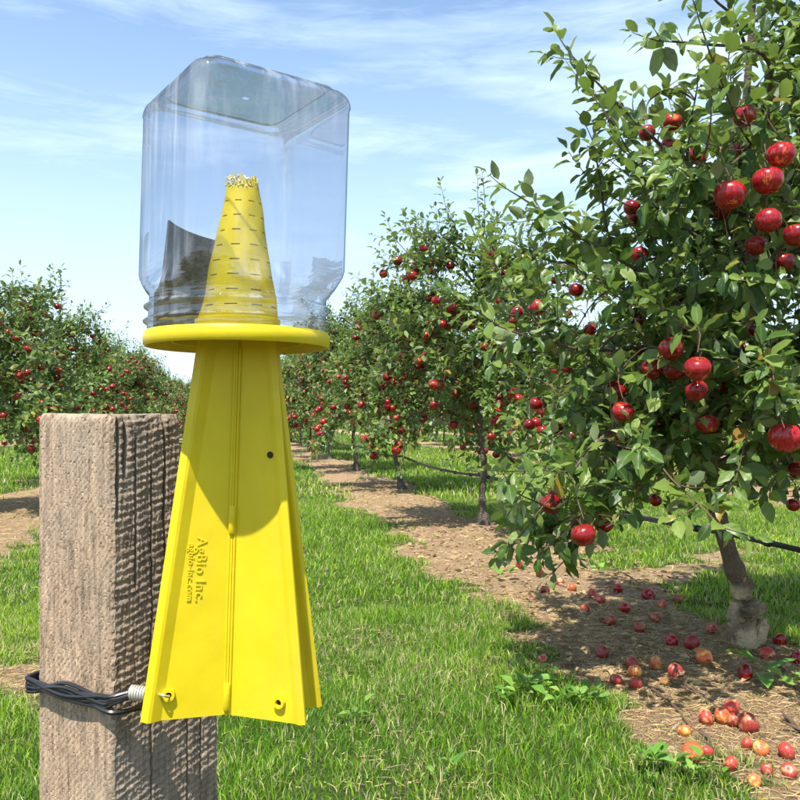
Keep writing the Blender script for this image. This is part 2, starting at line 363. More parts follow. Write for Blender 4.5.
sm = soil_mask(GX, GY); at_ = np.stack([sm, sm, sm, np.ones_like(sm)], -1)
put('ground', mesh('ground', np.stack([GX, GY, GZ], -1).reshape(-1, 3), [quads], GROUND, attr=at_.reshape(-1, 4)), kind='structure')

# ------------------------------------------------------------------ grass and litter
def blades(name, n, ylo, yhi, h, w, mode, seed, matl, margin=.9):
    g = np.random.default_rng(seed)
    y = np.sqrt(g.uniform(ylo ** 2, yhi ** 2, int(n))) if ylo > 0 else g.uniform(ylo, yhi, int(n))
    x = g.uniform(-1, 1, len(y)) * (y * .54 + margin)
    s = soil_mask(x, y); r = g.uniform(0, 1, len(y))
    clump = fbm(x * 4.5, y * 4.5, seed=51); big = fbm(x * 1.1, y * 1.1, seed=57)
    if mode == 'grass':
        keep = r > np.clip(s * 1.25 - .16 * (clump > .56), 0, .975)
    elif mode == 'straw':
        dryp = sstep(.5, .66, fbm(x * 2.2, y * 2.2, seed=71))
        keep = r < np.clip(s + .12 * dryp + .04, 0, 1)
    x, y, s, clump, big = x[keep], y[keep], s[keep], clump[keep], big[keep]; n = len(x)
    H = h * g.uniform(.45, 1.25, n) * (.35 + 1.3 * clump) * (1 - .45 * s)
    az = g.uniform(0, 2 * np.pi, n)
    lean = g.uniform(.15, .95, n) if mode == 'grass' else g.uniform(1.25, 1.55, n)
    if mode == 'straw': H = h * g.uniform(.3, 1.2, n)
    W = w * g.uniform(.6, 1.3, n)
    dx, dy = np.cos(az), np.sin(az); fa = g.uniform(0, np.pi, n); sx, sy = np.cos(fa), np.sin(fa)
    if mode == 'straw': sx, sy = -dy, dx
    z0 = gz(x, y) - (.004 if mode == 'grass' else -.003)
    l1 = lean * .45; l2 = np.minimum(lean * 1.35, 1.5)
    b = np.stack([x, y, z0], -1); sd = np.stack([sx, sy, np.zeros(n)], -1) * W[:, None] * .5
    m1 = b + np.stack([dx * np.sin(l1), dy * np.sin(l1), np.cos(l1)], -1) * (H * .5)[:, None]
    tp = m1 + np.stack([dx * np.sin(l2), dy * np.sin(l2), np.cos(l2)], -1) * (H * .55)[:, None]
    if mode == 'straw':
        m1 = b + np.stack([dx, dy, g.uniform(-.02, .22, n)], -1) * (H * .5)[:, None]
        tp = m1 + np.stack([dx + g.normal(0, .2, n), dy + g.normal(0, .2, n), g.uniform(-.25, .12, n)], -1) * (H * .5)[:, None]
        sd[:, 2] = W * .3
    V = np.stack([b - sd, b + sd, m1 - sd * .85, m1 + sd * .85, tp], 1).reshape(-1, 3)
    k = np.arange(n)[:, None] * 5
    Q = k + np.array([[0, 1, 3, 2]]); T = k + np.array([[2, 3, 4]])
    if mode == 'grass':
        ca, cb, cc = np.array([.10, .24, .014]), np.array([.32, .48, .03]), np.array([.54, .62, .11])
        t = np.clip(.45 * big * 2 - .25 + g.normal(0, .27, n), 0, 1)[:, None]
        c = np.where(t < .5, ca + (cb - ca) * t * 2, cb + (cc - cb) * (t - .5) * 2)
        dry = g.uniform(0, 1, n) < (.12 + .30 * s + .14 * sstep(.52, .68, fbm(x * 2.2, y * 2.2, seed=71)))
        dc = np.array([.60, .52, .27]) * g.uniform(.6, 1.15, n)[:, None]
        c = np.where(dry[:, None], dc, c)
    else:
        c = np.array([.60, .44, .245]) * g.uniform(.35, 1.2, n)[:, None] * np.array([1, 1, 1]) + g.normal(0, .02, (n, 3))
        c[:, 2] *= g.uniform(.7, 1.1, n); c = np.clip(c, .02, .85)
    C = np.repeat(np.concatenate([c, np.ones((n, 1))], 1)[:, None, :], 5, 1).reshape(-1, 4)
    o = put(name, mesh(name, V, [Q, T], matl, attr=C), kind='stuff'); return o
def lab(o, l, c): o['label'] = l; o['category'] = c; return o
lab(blades('grass', 170000, 1.5, 4.2, .047, .0032, 'grass', 1, GRASS), 'short bright green grass nearest the timber post, with a few dry blades', 'grass')
lab(blades('grass', 190000, 4.2, 9.5, .052, .0058, 'grass', 2, GRASS), 'sunlit grass of the alley halfway towards the far trees', 'grass')
lab(blades('grass', 150000, 9.5, 24, .09, .013, 'grass', 3, GRASS), 'far grass showing between and under the tree rows', 'grass')
lab(blades('grass', 60000, 24, 70, .12, .045, 'grass', 4, GRASS, 6), 'most distant grass at the end of the orchard alley', 'grass')
lab(blades('straw', 120000, 1.6, 4.5, .055, .0022, 'straw', 5, STRAW), 'dry mown straw littering the bare strip under the near tree', 'straw')
lab(blades('straw', 90000, 4.5, 12, .06, .0036, 'straw', 6, STRAW), 'dry straw on the bare strips farther along the rows', 'straw')

# ------------------------------------------------------------------ leaves (vectorised)
def leaf_verts(P, D, Nn, Ln, Wd, fold, droop, fine):
    """P base, D direction, Nn upper-side normal; returns verts (n,k,3), polys template, side/t attributes"""
    S = np.cross(D, Nn); S /= np.linalg.norm(S, axis=1)[:, None] + 1e-9; Nn = np.cross(S, D)
    if fine: ts = np.array([0, .22, .5, .78, 1.0]); ws = np.array([.0, .82, 1.0, .66, .0])
    else: ts = np.array([0, .38, .78, 1.0]); ws = np.array([.0, 1.0, .68, .0])
    m = len(ts); k = 2 + m + 2 * (m - 2)
    n = len(P); V = np.zeros((n, k, 3)); pet = .22
    def mid(t): return P + D * (Ln * (pet + t * (1 - .12 * droop * t)))[:, None] - Nn * (Ln * droop * (t ** 2) * .45)[:, None]
    V[:, 0] = P - S * (Ln * .012)[:, None]; V[:, 1] = P + S * (Ln * .012)[:, None]
    side = [0, 0]; tt = [0, 0]
    for i, t in enumerate(ts): V[:, 2 + i] = mid(t); side.append(0); tt.append(t)
    for j in range(m - 2):
        c = mid(ts[j + 1]); o = (Wd * .5 * ws[j + 1])
        wob = .12 * (1 if j % 2 else -1)
        for sg, off in ((-1, 0), (1, m - 2)):
            V[:, 2 + m + off + j] = c + S * (o * sg * np.cos(fold))[:, None] + Nn * (o * (np.sin(fold) + wob * sg))[:, None]
    side += [1] * (2 * (m - 2)); tt += list(ts[1:-1]) * 2
    A = 2; Lf = 2 + m; Rt = 2 + m + m - 2
    T = [(0, 1, A), (A, Lf, A + 1)[::-1], (A, Rt, A + 1), (A + m - 2, Lf + m - 3, A + m - 1)[::-1], (A + m - 2, Rt + m - 3, A + m - 1)]
    Q = []
    for j in range(m - 3):
        Q += [(A + 1 + j, A + 2 + j, Lf + 1 + j, Lf + j), (A + 1 + j, Rt + j, Rt + 1 + j, A + 2 + j)]
    return V, np.array(T), np.array(Q), np.array(side, float), np.array(tt, float)
def leaf_mesh(name, P, D, Nn, Ln, fine, matl, seed=0, widthr=.54, rnd=None):
    g = np.random.default_rng(seed); n = len(P)
    V, T, Q, sd, tt = leaf_verts(P, D, Nn, Ln, Ln * g.uniform(.85, 1.15, n) * widthr, g.uniform(.1, .6, n), g.uniform(.1, .8, n), fine)
    k = V.shape[1]; b = np.arange(n)[:, None, None] * k
    r = g.uniform(0, 1, n) if rnd is None else rnd
    C = np.zeros((n, k, 4)); C[:, :, 0] = r[:, None]; C[:, :, 1] = sd; C[:, :, 2] = tt; C[:, :, 3] = 1
    return mesh(name, V.reshape(-1, 3), [(b + T).reshape(-1, 3), (b + Q).reshape(-1, 4)], matl, attr=C.reshape(-1, 4))

# ------------------------------------------------------------------ apple tree generator
def bez(pts, n):
    """Catmull-Rom through pts"""
    P = [Vector(p) for p in pts]; P = [P[0] * 2 - P[1]] + P + [P[-1] * 2 - P[-2]]; out = []
    seg = len(P) - 3
    for i in range(n):
        f = i / (n - 1) * seg; s = min(int(f), seg - 1); t = f - s; a, b, c, d = P[s:s + 4]
        out.append(.5 * ((2 * b) + (c - a) * t + (2 * a - 5 * b + 4 * c - d) * t * t + (3 * b - a - 3 * c + d) * t ** 3))
    return out
class Tree:
    def __init__(s, seed, leaf_len=.072, step=.024, dens=1.0):
        s.r = random.Random(seed); s.P = []; s.D = []; s.Nn = []; s.Ln = []; s.tw = MB(); s.limbs = []; s.ll = leaf_len; s.step = step; s.dens = dens; s.sites = []
    def rv(s): return Vector((s.r.gauss(0, 1), s.r.gauss(0, 1), s.r.gauss(0, 1))).normalized()
    def leaf(s, p, d, axis, scale=1.0):
        d = d.normalized(); n = (axis * .7 + Vector((0, 0, 1)) * .8 + s.rv() * .45); n = n - d * n.dot(d)
        if n.length < .05: n = s.rv(); n -= d * n.dot(d)
        s.P.append(tuple(p)); s.D.append(tuple(d)); s.Nn.append(tuple(n.normalized())); s.Ln.append(s.ll * scale * s.r.uniform(.62, 1.2))
    def shoot(s, p0, d, length, rad=.0032, bare=0.0):
        """a leafy shoot: curved twig with leaves spiralling round it"""
        d = d.normalized(); n = max(3, int(length / .05)); pts = [Vector(p0)]; dd = d.copy()
        for i in range(n):
            dd = (dd + s.rv() * .13 + Vector((0, 0, .06))).normalized(); pts.append(pts[-1] + dd * length / n)
        s.tw.tube(pts, [rad * (1 - .6 * i / n) for i in range(n + 1)], 4, False)
        m = int(length / s.step * s.dens); ph = s.r.uniform(0, 6.28)
        for j in range(m):
            t = bare + (1 - bare) * (j + .5) / m; f = t * n; i = min(int(f), n - 1); p = pts[i].lerp(pts[i + 1], f - i); ax = (pts[i + 1] - pts[i]).normalized()
            ph += 2.4; q = ax.orthogonal().normalized(); q = Quaternion(ax, ph) @ q
            open_ = s.r.uniform(.75, 1.35) * (1.15 - .5 * t)
            ld = ax * math.cos(open_) + q * math.sin(open_) + Vector((0, 0, -.18))
            s.leaf(p, ld, ax, 1.05 - .35 * t)
        s.leaf(pts[-1], dd, Vector((0, 0, 1)), .7)
    def spur(s, p, d):
        for k in range(s.r.randint(4, 7)):
            s.leaf(p + s.rv() * .008, d * .6 + s.rv() * .9 + Vector((0, 0, .1)), d, 1.0)
    def dress(s, pts, out_bias=None, shoot_len=(.12, .34), every=.085, skip=.12, side_up=.35):
        """hang shoots, spurs on a limb polyline"""
        acc = 0; tot = sum((pts[i + 1] - pts[i]).length for i in range(len(pts) - 1)); run = 0
        for i in range(len(pts) - 1):
            a, b = pts[i], pts[i + 1]; l = (b - a).length; run += l; acc += l
            if run / tot < skip: continue
            ax = (b - a).normalized()
            while acc > every / s.dens ** .5:
                acc -= every / s.dens ** .5
                p = a.lerp(b, s.r.random()); d = s.rv(); d = (d - ax * d.dot(ax) * .8).normalized()
                dirn = d * .9 + ax * s.r.uniform(.1, .8) + Vector((0, 0, side_up * s.r.uniform(-.6, 1.6)))
                s.shoot(p, dirn, s.r.uniform(*shoot_len), .0028)
                s.spur(a.lerp(b, s.r.random()), (s.rv() + ax * .3).normalized())
                if s.r.random() < .8: s.sites.append(a.lerp(b, s.r.random()))
        s.shoot(pts[-1], (pts[-1] - pts[-2]), s.r.uniform(*shoot_len), .0035)
    def limb(s, pts, r0, r1, n=12, fork=3, **kw):
        P = bez(pts, n); mb = MB(); mb.tube(P, [r0 + (r1 - r0) * (i / (n - 1)) ** .7 for i in range(n)], 7); s.limbs.append(mb)
        s.dress(P, **kw)
        for k in range(fork):
            i = s.r.randint(int(n * .3), n - 3); ax = (P[i + 1] - P[i]).normalized(); d = s.rv(); d = (d - ax * d.dot(ax)).normalized()
            L0 = s.r.uniform(.25, .55) * (P[-1] - P[0]).length * .8
            q = [P[i], P[i] + (ax * .6 + d * .7) * L0 * .5, P[i] + (ax * .8 + d * .9 + Vector((0, 0, .15))) * L0]
            Q = bez(q, 8); s.tw.tube(Q, [r1 * 1.25 * (1 - .5 * j / 7) for j in range(8)], 5, False); s.dress(Q, **kw)
    def random_limbs(s, leader, n, zlo, zhi, reach, droop, fork=2, azs=None, **kw):
        for i in range(n):
            z = zlo + (zhi - zlo) * (i + s.r.random()) / n; f = (z - zlo) / max(.01, zhi - zlo)
            base = min(leader, key=lambda p: abs(p.z - z)); az = (i * 2.4 + s.r.uniform(-.4, .4)) if azs is None else s.r.choice(azs) + s.r.uniform(-.4, .4)
            l = reach * (1 - .52 * f ** 1.3) * s.r.uniform(.75, 1.12); d = Vector((math.cos(az), math.sin(az), 0)); up = .30 + .5 * f
            s.limb([base, base + d * l * .45 + Vector((0, 0, l * up * .55)), base + d * l * .8 + Vector((0, 0, l * (up * .6 - droop * .35))), base + d * l + Vector((0, 0, l * (up * .5 - droop * (1 - f))))],
                   .018 * (1 - .4 * f), .005, fork=fork, **kw)
    def arr(s): return np.array(s.P), np.array(s.D), np.array(s.Nn), np.array(s.Ln)

def apple_mesh(name, matl, seed=0, sides=20, rows=12, r=.5):
    """unit-diameter apple: shoulders, stem and calyx hollows, slightly lobed"""
    rr = random.Random(seed); prof = []
    for i in range(rows + 1):
        a = math.pi * i / rows; rad = math.sin(a) * (1.0 + .10 * math.cos(a)) * r; z = math.cos(a) * r * .93
        dip = math.exp(-(math.sin(a) / .30) ** 2); z -= (r * .24 * dip if z > 0 else -r * .15 * dip); prof.append((rad, z))
    V = []; ph = rr.uniform(0, 6)
    for rad, z in prof:
        for k in range(sides):
            an = 2 * math.pi * k / sides; q = 1 + .025 * math.sin(5 * an) * (1 - z) + .03 * math.sin(an + ph)
            V.append((rad * q * math.cos(an), rad * q * math.sin(an), z * (1 + .03 * math.cos(an + ph))))
    Q = [(i * sides + (k + 1) % sides, i * sides + k, (i + 1) * sides + k, (i + 1) * sides + (k + 1) % sides) for i in range(rows) for k in range(sides)]
    Q = [q[::-1] for q in Q]
    return mesh(name, V, [Q], matl)
APPLES = [apple_mesh('apple', RED, i) for i in range(3)]
APPLE_LOW = apple_mesh('apple', RED, 5, 10, 7)
sb = MB(); sb.tube([(0, 0, .28), (.03, 0, .48), (.09, .02, .66)], [.022, .018, .026], 5); STEM_ME = sb.me('stem', STEM)

def build_apple(parent, loc, dia, low=False, stem=True):
    o = put('apple', APPLE_LOW if low else random.choice(APPLES), parent); o.location = loc; o.scale = (dia,) * 3
    o.rotation_euler = (random.gauss(0, .25), random.gauss(0, .25), random.uniform(0, 6.28))
    if stem and not low:
        st = put('stem', STEM_ME, o)
    return o

# ---- the near tree
base1 = gnd(747, 640); O1 = Vector(base1)
def loc1(px, py, d): return at(px, py, 3.55 - (3.55 - d) * .8) - O1
t1 = thing('apple_tree', O1, 'nearest apple tree, right, with pale knotty trunk foot and clusters of large red apples', 'tree', 'apple trees planted in the right-hand row')
T = Tree(11, leaf_len=.088, step=.0195)
lead_pts = [loc1(747, 645, 3.55), loc1(744, 600, 3.55), loc1(730, 555, 3.56), loc1(716, 505, 3.56), loc1(710, 470, 3.55), loc1(717, 420, 3.55), loc1(735, 340, 3.5), loc1(748, 240, 3.5), loc1(745, 130, 3.5), loc1(752, 20, 3.5), loc1(760, -90, 3.5)]
lead = bez(lead_pts, 60)
def trunk_rad(z):
    r = .040 + .030 * math.exp(-z / .05)
    return (.052 * math.exp(-((z - 0.0) / .10) ** 2) * .5 + (.047 if z < .6 else .047 - .014 * (z - .6)))
tm = MB()
V = []; sides = 20; tp = bez(lead_pts[:7], 90)
for i, p in enumerate(tp):
    tdir = (tp[min(i + 1, 89)] - tp[max(i - 1, 0)]).normalized(); a = tdir.cross(Vector((0, 1, 0))).normalized(); b = tdir.cross(a)
    for k in range(sides):
        an = 6.2832 * k / sides; ca, sa = math.cos(an), math.sin(an); z = max(p.z, 0)
        nz = float(fbm(np.array([ca * 1.3 + 7]), np.array([sa * 1.3]), np.array([z * 9]), 4, 5)[0]) - .5
        rr = (.036 if z < .45 else max(.028, .036 - .006 * (z - .45) * 2)) + .022 * math.exp(-(z / .07) ** 2)
        rr *= 1 + nz * (.95 if z < .34 else .35)
        rr += .014 * math.exp(-((z - .31) / .035) ** 2) + .016 * math.exp(-((z - .13) / .03) ** 2) - .012 * math.exp(-((z - .175) / .014) ** 2)
        V.append(p + (a * ca + b * sa) * rr)
tm.add(V, (), [(i * sides + k, i * sides + (k + 1) % sides, (i + 1) * sides + (k + 1) % sides, (i + 1) * sides + k) for i in range(89) for k in range(sides)])
trunk1 = put('trunk', tm.me('trunk', BARK), t1)
# sawn knots on the trunk
def knot(c, rx, ry, rz, rot, name='knot'):
    V = []; Q = []
    ns, nr = 30, 20
    for i in range(nr + 1):
        a = math.pi * i / nr
        for k in range(ns):
            b = 6.2832 * k / ns; p = Vector((math.sin(a) * math.cos(b), math.sin(a) * math.sin(b), math.cos(a)))
            q = 1 + .65 * (float(fbm(np.array([p.x * 2.3 + c[0] * 39]), np.array([p.y * 2.3 + c[2] * 30]), np.array([p.z * 2.3]), 4, 2)[0]) - .5)
            e = Vector((math.copysign(abs(p.x) ** .6, p.x) * rx, math.copysign(abs(p.y) ** .6, p.y) * ry, math.copysign(abs(p.z) ** .6, p.z) * rz)) * q
            V.append(rot @ e + Vector(c))
    Q = [(i * ns + k, (i + 1) * ns + k, (i + 1) * ns + (k + 1) % ns, i * ns + (k + 1) % ns) for i in range(nr) for k in range(ns)]
    put(name, mesh(name, V, [Q], BARK), t1)
RM = lambda a, b, c: Matrix.Rotation(c, 3, 'Z') @ Matrix.Rotation(b, 3, 'Y') @ Matrix.Rotation(a, 3, 'X')
knot(loc1(752, 609, 3.50), .056, .045, .032, RM(0, R(-16), .3))
knot(loc1(742, 588, 3.53), .034, .04, .055, RM(0, R(32), 0))
knot(loc1(738, 612, 3.54), .03, .04, .05, RM(0, 0, .5))
knot(loc1(760, 632, 3.53), .024, .03, .060, RM(.1, R(12), 0))
knot(loc1(737, 634, 3.53), .024, .03, .066, RM(0, R(-14), 0))
tm2 = MB(); tm2.tube(lead[30:], [.034 - .026 * i / 29 for i in range(30)], 8); put('leader', tm2.me('leader', BARK2), t1)
# limbs seen in the photograph: pixel row, column and distance give each a real place in space
G = [([(745, 150, 3.4), (770, 90, 2.9), (760, 52, 2.7), (700, 44, 2.6), (655, 40, 2.55)], .012, .0035, 0, dict(every=.13, shoot_len=(.04, .11))),
     ([(742, 250, 3.4), (700, 185, 3.1), (655, 140, 2.95), (612, 98, 2.9), (572, 56, 2.85)], .014, .003, 0, dict(every=.095, shoot_len=(.05, .12), skip=.3)),
     ([(735, 330, 3.45), (680, 290, 3.1), (620, 262, 2.9), (568, 228, 2.8), (522, 198, 2.75)], .016, .0035, 0, dict(every=.085, shoot_len=(.07, .18))),
     ([(640, 290, 3.1), (610, 240, 3.0), (600, 180, 2.95), (595, 150, 2.95)], .007, .003, 0, dict(every=.09, shoot_len=(.06, .14))),
     ([(650, 275, 3.1), (600, 262, 2.95), (555, 262, 2.85), (528, 250, 2.8)], .008, .003, 0, dict(every=.09, shoot_len=(.06, .15))),
     ([(725, 380, 3.45), (660, 350, 3.1), (600, 350, 2.9), (562, 345, 2.8), (542, 325, 2.75)], .016, .004, 2, {}),
     ([(716, 430, 3.5), (660, 410, 3.1), (620, 425, 2.9), (590, 450, 2.75), (566, 480, 2.7)], .018, .004, 3, dict(side_up=.1)),
     ([(713, 455, 3.5), (665, 450, 3.2), (630, 470, 2.95), (592, 500, 2.8), (560, 535, 2.7)], .015, .004, 3, dict(side_up=-.05, shoot_len=(.1, .26))),
     ([(716, 440, 3.5), (690, 430, 3.1), (665, 450, 2.75), (640, 490, 2.6)], .013, .004, 2, dict(side_up=0)),
     ([(720, 425, 3.5), (760, 420, 3.2), (800, 425, 2.8), (840, 450, 2.6)], .014, .004, 2, {}),
     ([(735, 330, 3.45), (745, 300, 3.0), (770, 260, 2.6), (800, 230, 2.4)], .014, .004, 2, {}),
     ([(745, 200, 3.4), (740, 170, 3.0), (745, 150, 2.7), (770, 130, 2.5)], .012, .004, 2, {}),
     ([(730, 350, 3.45), (700, 330, 3.0), (685, 335, 2.7), (670, 350, 2.55)], .012, .004, 2, dict(side_up=.2)),
     ([(740, 290, 3.4), (700, 240, 3.0), (670, 220, 2.8), (650, 200, 2.7)], .012, .004, 3, {}),
     ([(725, 380, 3.5), (745, 370, 3.0), (770, 375, 2.6), (790, 395, 2.4)], .012, .004, 2, dict(side_up=.1)),
     ([(748, 240, 3.4), (790, 190, 3.1), (840, 140, 2.9), (870, 60, 2.8)], .013, .004, 2, {}),
     ([(750, 120, 3.4), (775, 60, 3.2), (800, 20, 3.1), (815, -40, 3.0)], .010, .004, 2, {}),
     ([(720, 400, 3.5), (665, 380, 3.4), (615, 400, 3.4), (580, 420, 3.4)], .013, .004, 3, {}),
     ([(730, 350, 3.5), (680, 320, 3.5), (645, 300, 3.5), (615, 285, 3.5)], .013, .004, 2, {}),
     ([(718, 415, 3.5), (665, 425, 3.5), (625, 450, 3.5), (600, 480, 3.5)], .013, .004, 3, dict(side_up=0)),
     ([(750, 60, 3.4), (735, 20, 3.1), (715, 0, 3.0), (700, -20, 2.9)], .009, .003, 0, dict(every=.12, shoot_len=(.05, .13))),
     ([(742, 290, 3.5), (690, 200, 3.3), (690, 130, 3.2), (695, 100, 3.1)], .009, .003, 0, dict(every=.13, shoot_len=(.06, .16)))]
for pts, r0, r1, fork, kw in G: T.limb([loc1(*p) for p in pts], r0, r1, 14, fork, **kw)
T.random_limbs(lead, 10, .66, 1.75, 1.1, .42, fork=3, azs=(.2, .9, 1.4, -.3, -.9), every=.075)
T.random_limbs(lead, 7, .8, 1.9, .72, .3, fork=2, azs=(2.1, 2.7, 3.3, -2.4), every=.075)
T.random_limbs(lead, 8, 1.6, 2.3, .95, .2, fork=2, azs=(.2, .9, -.3, -.8, .5), every=.09)
T.random_limbs(lead, 4, 2.3, 3.0, .55, .1, fork=1, azs=(0, 1.5, -1.2), every=.12)
# apples on the near tree (column, row, pixel size)
AP = [(781, 155, 28), (768, 181, 30), (730, 195, 31), (768, 221, 26), (756, 246, 22), (783, 262, 22), (797, 235, 26), (672, 122, 20), (647, 133, 17), (744, 117, 23),
      (694, 155, 15), (632, 208, 17), (632, 220, 15), (640, 255, 18), (718, 240, 15), (652, 370, 22), (671, 349, 25), (675, 370, 23), (698, 369, 27), (697, 391, 23), (728, 385, 15),
      (707, 424, 21), (785, 438, 33), (615, 391, 21), (623, 412, 22), (617, 435, 21), (557, 429, 14), (609, 461, 14), (551, 504, 23), (584, 535, 25), (604, 524, 20), (556, 492, 15),
      (798, 470, 20), (793, 505, 14), (576, 290, 15), (537, 308, 18), (517, 313, 13), (567, 368, 12), (710, 272, 15), (700, 160, 13), (668, 148, 18), (738, 150, 16), (722, 210, 20), (745, 262, 14),
      (680, 298, 12), (660, 430, 13), (640, 350, 12), (590, 330, 13), (536, 404, 14), (655, 500, 14), (576, 520, 13), (750, 330, 14), (640, 320, 12), (775, 340, 14), (530, 425, 12)]
aps = []
for px, py, sz in AP:
    dia = random.uniform(.070, .080) if sz > 17 else random.uniform(.062, .072)
    d = dia * F / sz; d = min(max(d, 2.35), 3.75)
    if px < 560: d = max(d, 2.6)
    d2 = 3.55 - (3.55 - d) * .8; dia = sz * d2 / F; p = loc1(px, py, d); aps.append((p, dia)); build_apple(t1, p, dia)
    top = p + Vector((0, .004, dia * .62)); q = top + Vector((random.uniform(-.03, .03), .05, random.uniform(.05, .12)))
    far = min(([pp for L_ in G for pp in [loc1(*x) for x in L_[0]]]), key=lambda v: (v - q).length)
    T.tw.tube(bez([top, q, q.lerp(far, .5) + Vector((0, 0, .05)), far], 9), [.0018, .002, .0025, .003, .003, .003, .0035, .004, .004], 4, False)
    T.spur(q, Vector((0, 0, 1))); T.shoot(q, Vector((random.gauss(0, 1), random.uniform(-.2, 1), random.uniform(0, 1))), random.uniform(.08, .2))
P, D, Nn, Ln = T.arr()
# keep leaves from burying the apples: leaves that start in front of a fruit are dropped
ctr = np.array([tuple(a[0]) for a in aps]); rad = np.array([a[1] for a in aps]); Cw = np.array(tuple(-O1)) + np.array([0, 0, CH])
keep = np.ones(len(P), bool)
mid_ = P + D * (Ln * .7)[:, None]
for c, r_ in zip(ctr, rad):
    dv = mid_ - c; keep &= np.linalg.norm(dv, axis=1) > r_ * .62
    vr = c - Cw; dist = np.linalg.norm(vr); vr = vr / dist
    q = mid_ - Cw; along = q @ vr; perp = np.linalg.norm(q - along[:, None] * vr, axis=1)
    keep &= ~((perp < r_ * .62) & (along < dist + .02) & (rng.uniform(0, 1, len(P)) < .78))
P, D, Nn, Ln = P[keep], D[keep], Nn[keep], Ln[keep]
W = mid_[keep] + np.array(tuple(O1)); pxs = 400 + W[:, 0] / W[:, 1] * F; pys = HZ - (W[:, 2] - CH) / W[:, 1] * F
vis = (pxs > 480) & (pxs < 815) & (pys > -10) & (pys < 620)
score = np.where(vis, Ln / W[:, 1], 0); near = np.argsort(-score)[:295]; mask = np.ones(len(P), bool); mask[near] = False
put('foliage', leaf_mesh('foliage', P[mask], D[mask], Nn[mask], Ln[mask], True, LEAF, 3), t1, kind='stuff')
LV = []
for i in range(8):
    LV.append(leaf_mesh('leaf', np.zeros((1, 3)), np.array([[1., 0, 0]]), np.array([[0, 0, 1.]]), np.ones(1), True, LEAF, 40 + i, rnd=np.array([(i * .117) % .93])))
for j in near:
    o = put('leaf', LV[int(j) % 8], t1); dx = Vector(D[j]); nz = Vector(Nn[j]); sy = nz.cross(dx).normalized(); nz = dx.cross(sy)
    M = Matrix((dx, sy, nz)).transposed().to_4x4(); M.translation = Vector(P[j]); o.matrix_local = M @ Matrix.Scale(float(Ln[j]), 4)
for mb in T.limbs: put('limb', mb.me('limb', BARK2), t1)
put('twigs', T.tw.me('twigs', TWIG), t1, kind='stuff')
print('near tree leaves', len(P))

# ---- tree variants for the rows
def variant(seed, h=3.0, reach=1.12, nl=28, ll=.088):
    T = Tree(seed, ll, .026, 1.0); r = T.r; lx = r.uniform(-.12, .12)
    lp = [Vector((0, 0, -.03)), Vector((-lx * .5, .02, .25)), Vector((-lx, 0, .5)), Vector((-lx * .3, .03, .9)), Vector((lx * .4, 0, 1.5)), Vector((0, .04, 2.1)), Vector((0, 0, h * .86))]
    lead = bez(lp, 40); tm = MB()
    tm.tube(lead, [.034 + .05 * math.exp(-(i / 1.6)) - .026 * i / 40 + .006 * math.sin(i * 2.1 + seed) for i in range(40)], 9)
    T.random_limbs(lead, nl, .78, h * .74, reach, .42, fork=3, every=.085, shoot_len=(.12, .38))
    for k in range(5):
        p = lead[-1 - k * 2]; T.shoot(p, Vector((r.gauss(0, .3), r.gauss(0, .3), 1)), r.uniform(.3, .62), .005)
    for k in range(16):
        p = r.choice([s_ for s_ in T.sites if h * .45 < s_.z < h * .74 and math.hypot(s_.x, s_.y) < .65]); T.shoot(p, Vector((r.gauss(0, .2), r.gauss(0, .2), 1)), r.uniform(.25, .5), .004)
    P, D, Nn, Ln = T.arr(); br = MB()
    for mb in T.limbs: br.add(mb.V, mb.T, mb.Q)
    br.add(T.tw.V, T.tw.T, T.tw.Q)
    sites = sorted(T.sites, key=lambda s_: -(math.hypot(s_.x, s_.y) / (1.25 - .25 * s_.z) + r.uniform(0, .5)))[:330]
    sites = [Vector((s_.x * 1.14, s_.y * 1.14, s_.z - r.uniform(.04, .12))) for s_ in sites]; r.shuffle(sites)
    return dict(trunk=tm.me('trunk', BARK2), branches=br.me('branches', TWIG), foliage=leaf_mesh('foliage', P, D, Nn, Ln, False, LEAF, seed), sites=sites)
VARS = [variant(21), variant(34, 3.1, 1.08), variant(55, 2.9, 1.15, 29)]
def joined_apples(sites, n):
    a = np.array([v.co[:] for v in APPLE_LOW.vertices]); q = np.array([p.vertices[:] for p in APPLE_LOW.polygons]); V = []; Q = []
    for i, s_ in enumerate(sites[:n]): V.append(a * random.uniform(.07, .088) + np.array(tuple(s_))); Q.append(q + i * len(a))
    return mesh('apples', np.concatenate(V), [np.concatenate(Q)], RED)
JOIN = [joined_apples(v['sites'], 300) for v in VARS]
def row_tree(x, y, k, scale, rot, label, group, napple=0):
    o = thing('apple_tree', (x, y, 0), label, 'tree', group); o.rotation_euler.z = rot; o.scale = (scale,) * 3; v = VARS[k]
    put('trunk', v['trunk'], o); b = put('branches', v['branches'], o); b['kind'] = 'stuff'
    put('foliage', v['foliage'], o, kind='stuff')
    if napple:
        for s_ in v['sites'][:napple]: build_apple(o, s_, random.uniform(.072, .090), low=True, stem=False)
    else: put('apples', JOIN[k], o, kind='stuff')
    return o
def row_x(u, y): return u / CR - .215 * y
GR = 'apple trees planted in the right-hand row'; GL = 'apple trees planted in the left-hand row'
words = ['second', 'third', 'fourth', 'fifth', 'sixth', 'seventh', 'eighth']
for i in range(13):
    y = 7.27 + 3.68 * i
    lb = (f'{words[i]} apple tree of the right-hand row, counted away from the knotty-trunked nearest tree' if i < 7 else 'far apple tree merging into the end of the right-hand row')
    row_tree(row_x(ROW_R, y) + random.uniform(-.05, .05), y, (i + 1) % 3, [1.04, 1.10, 1.17][i] if i < 3 else random.uniform(1.10, 1.2), [1.2, 2.9, 4.1][i] if i < 3 else random.uniform(0, 6.3), lb, GR, [190, 200, 210][i] if i < 3 else 0)
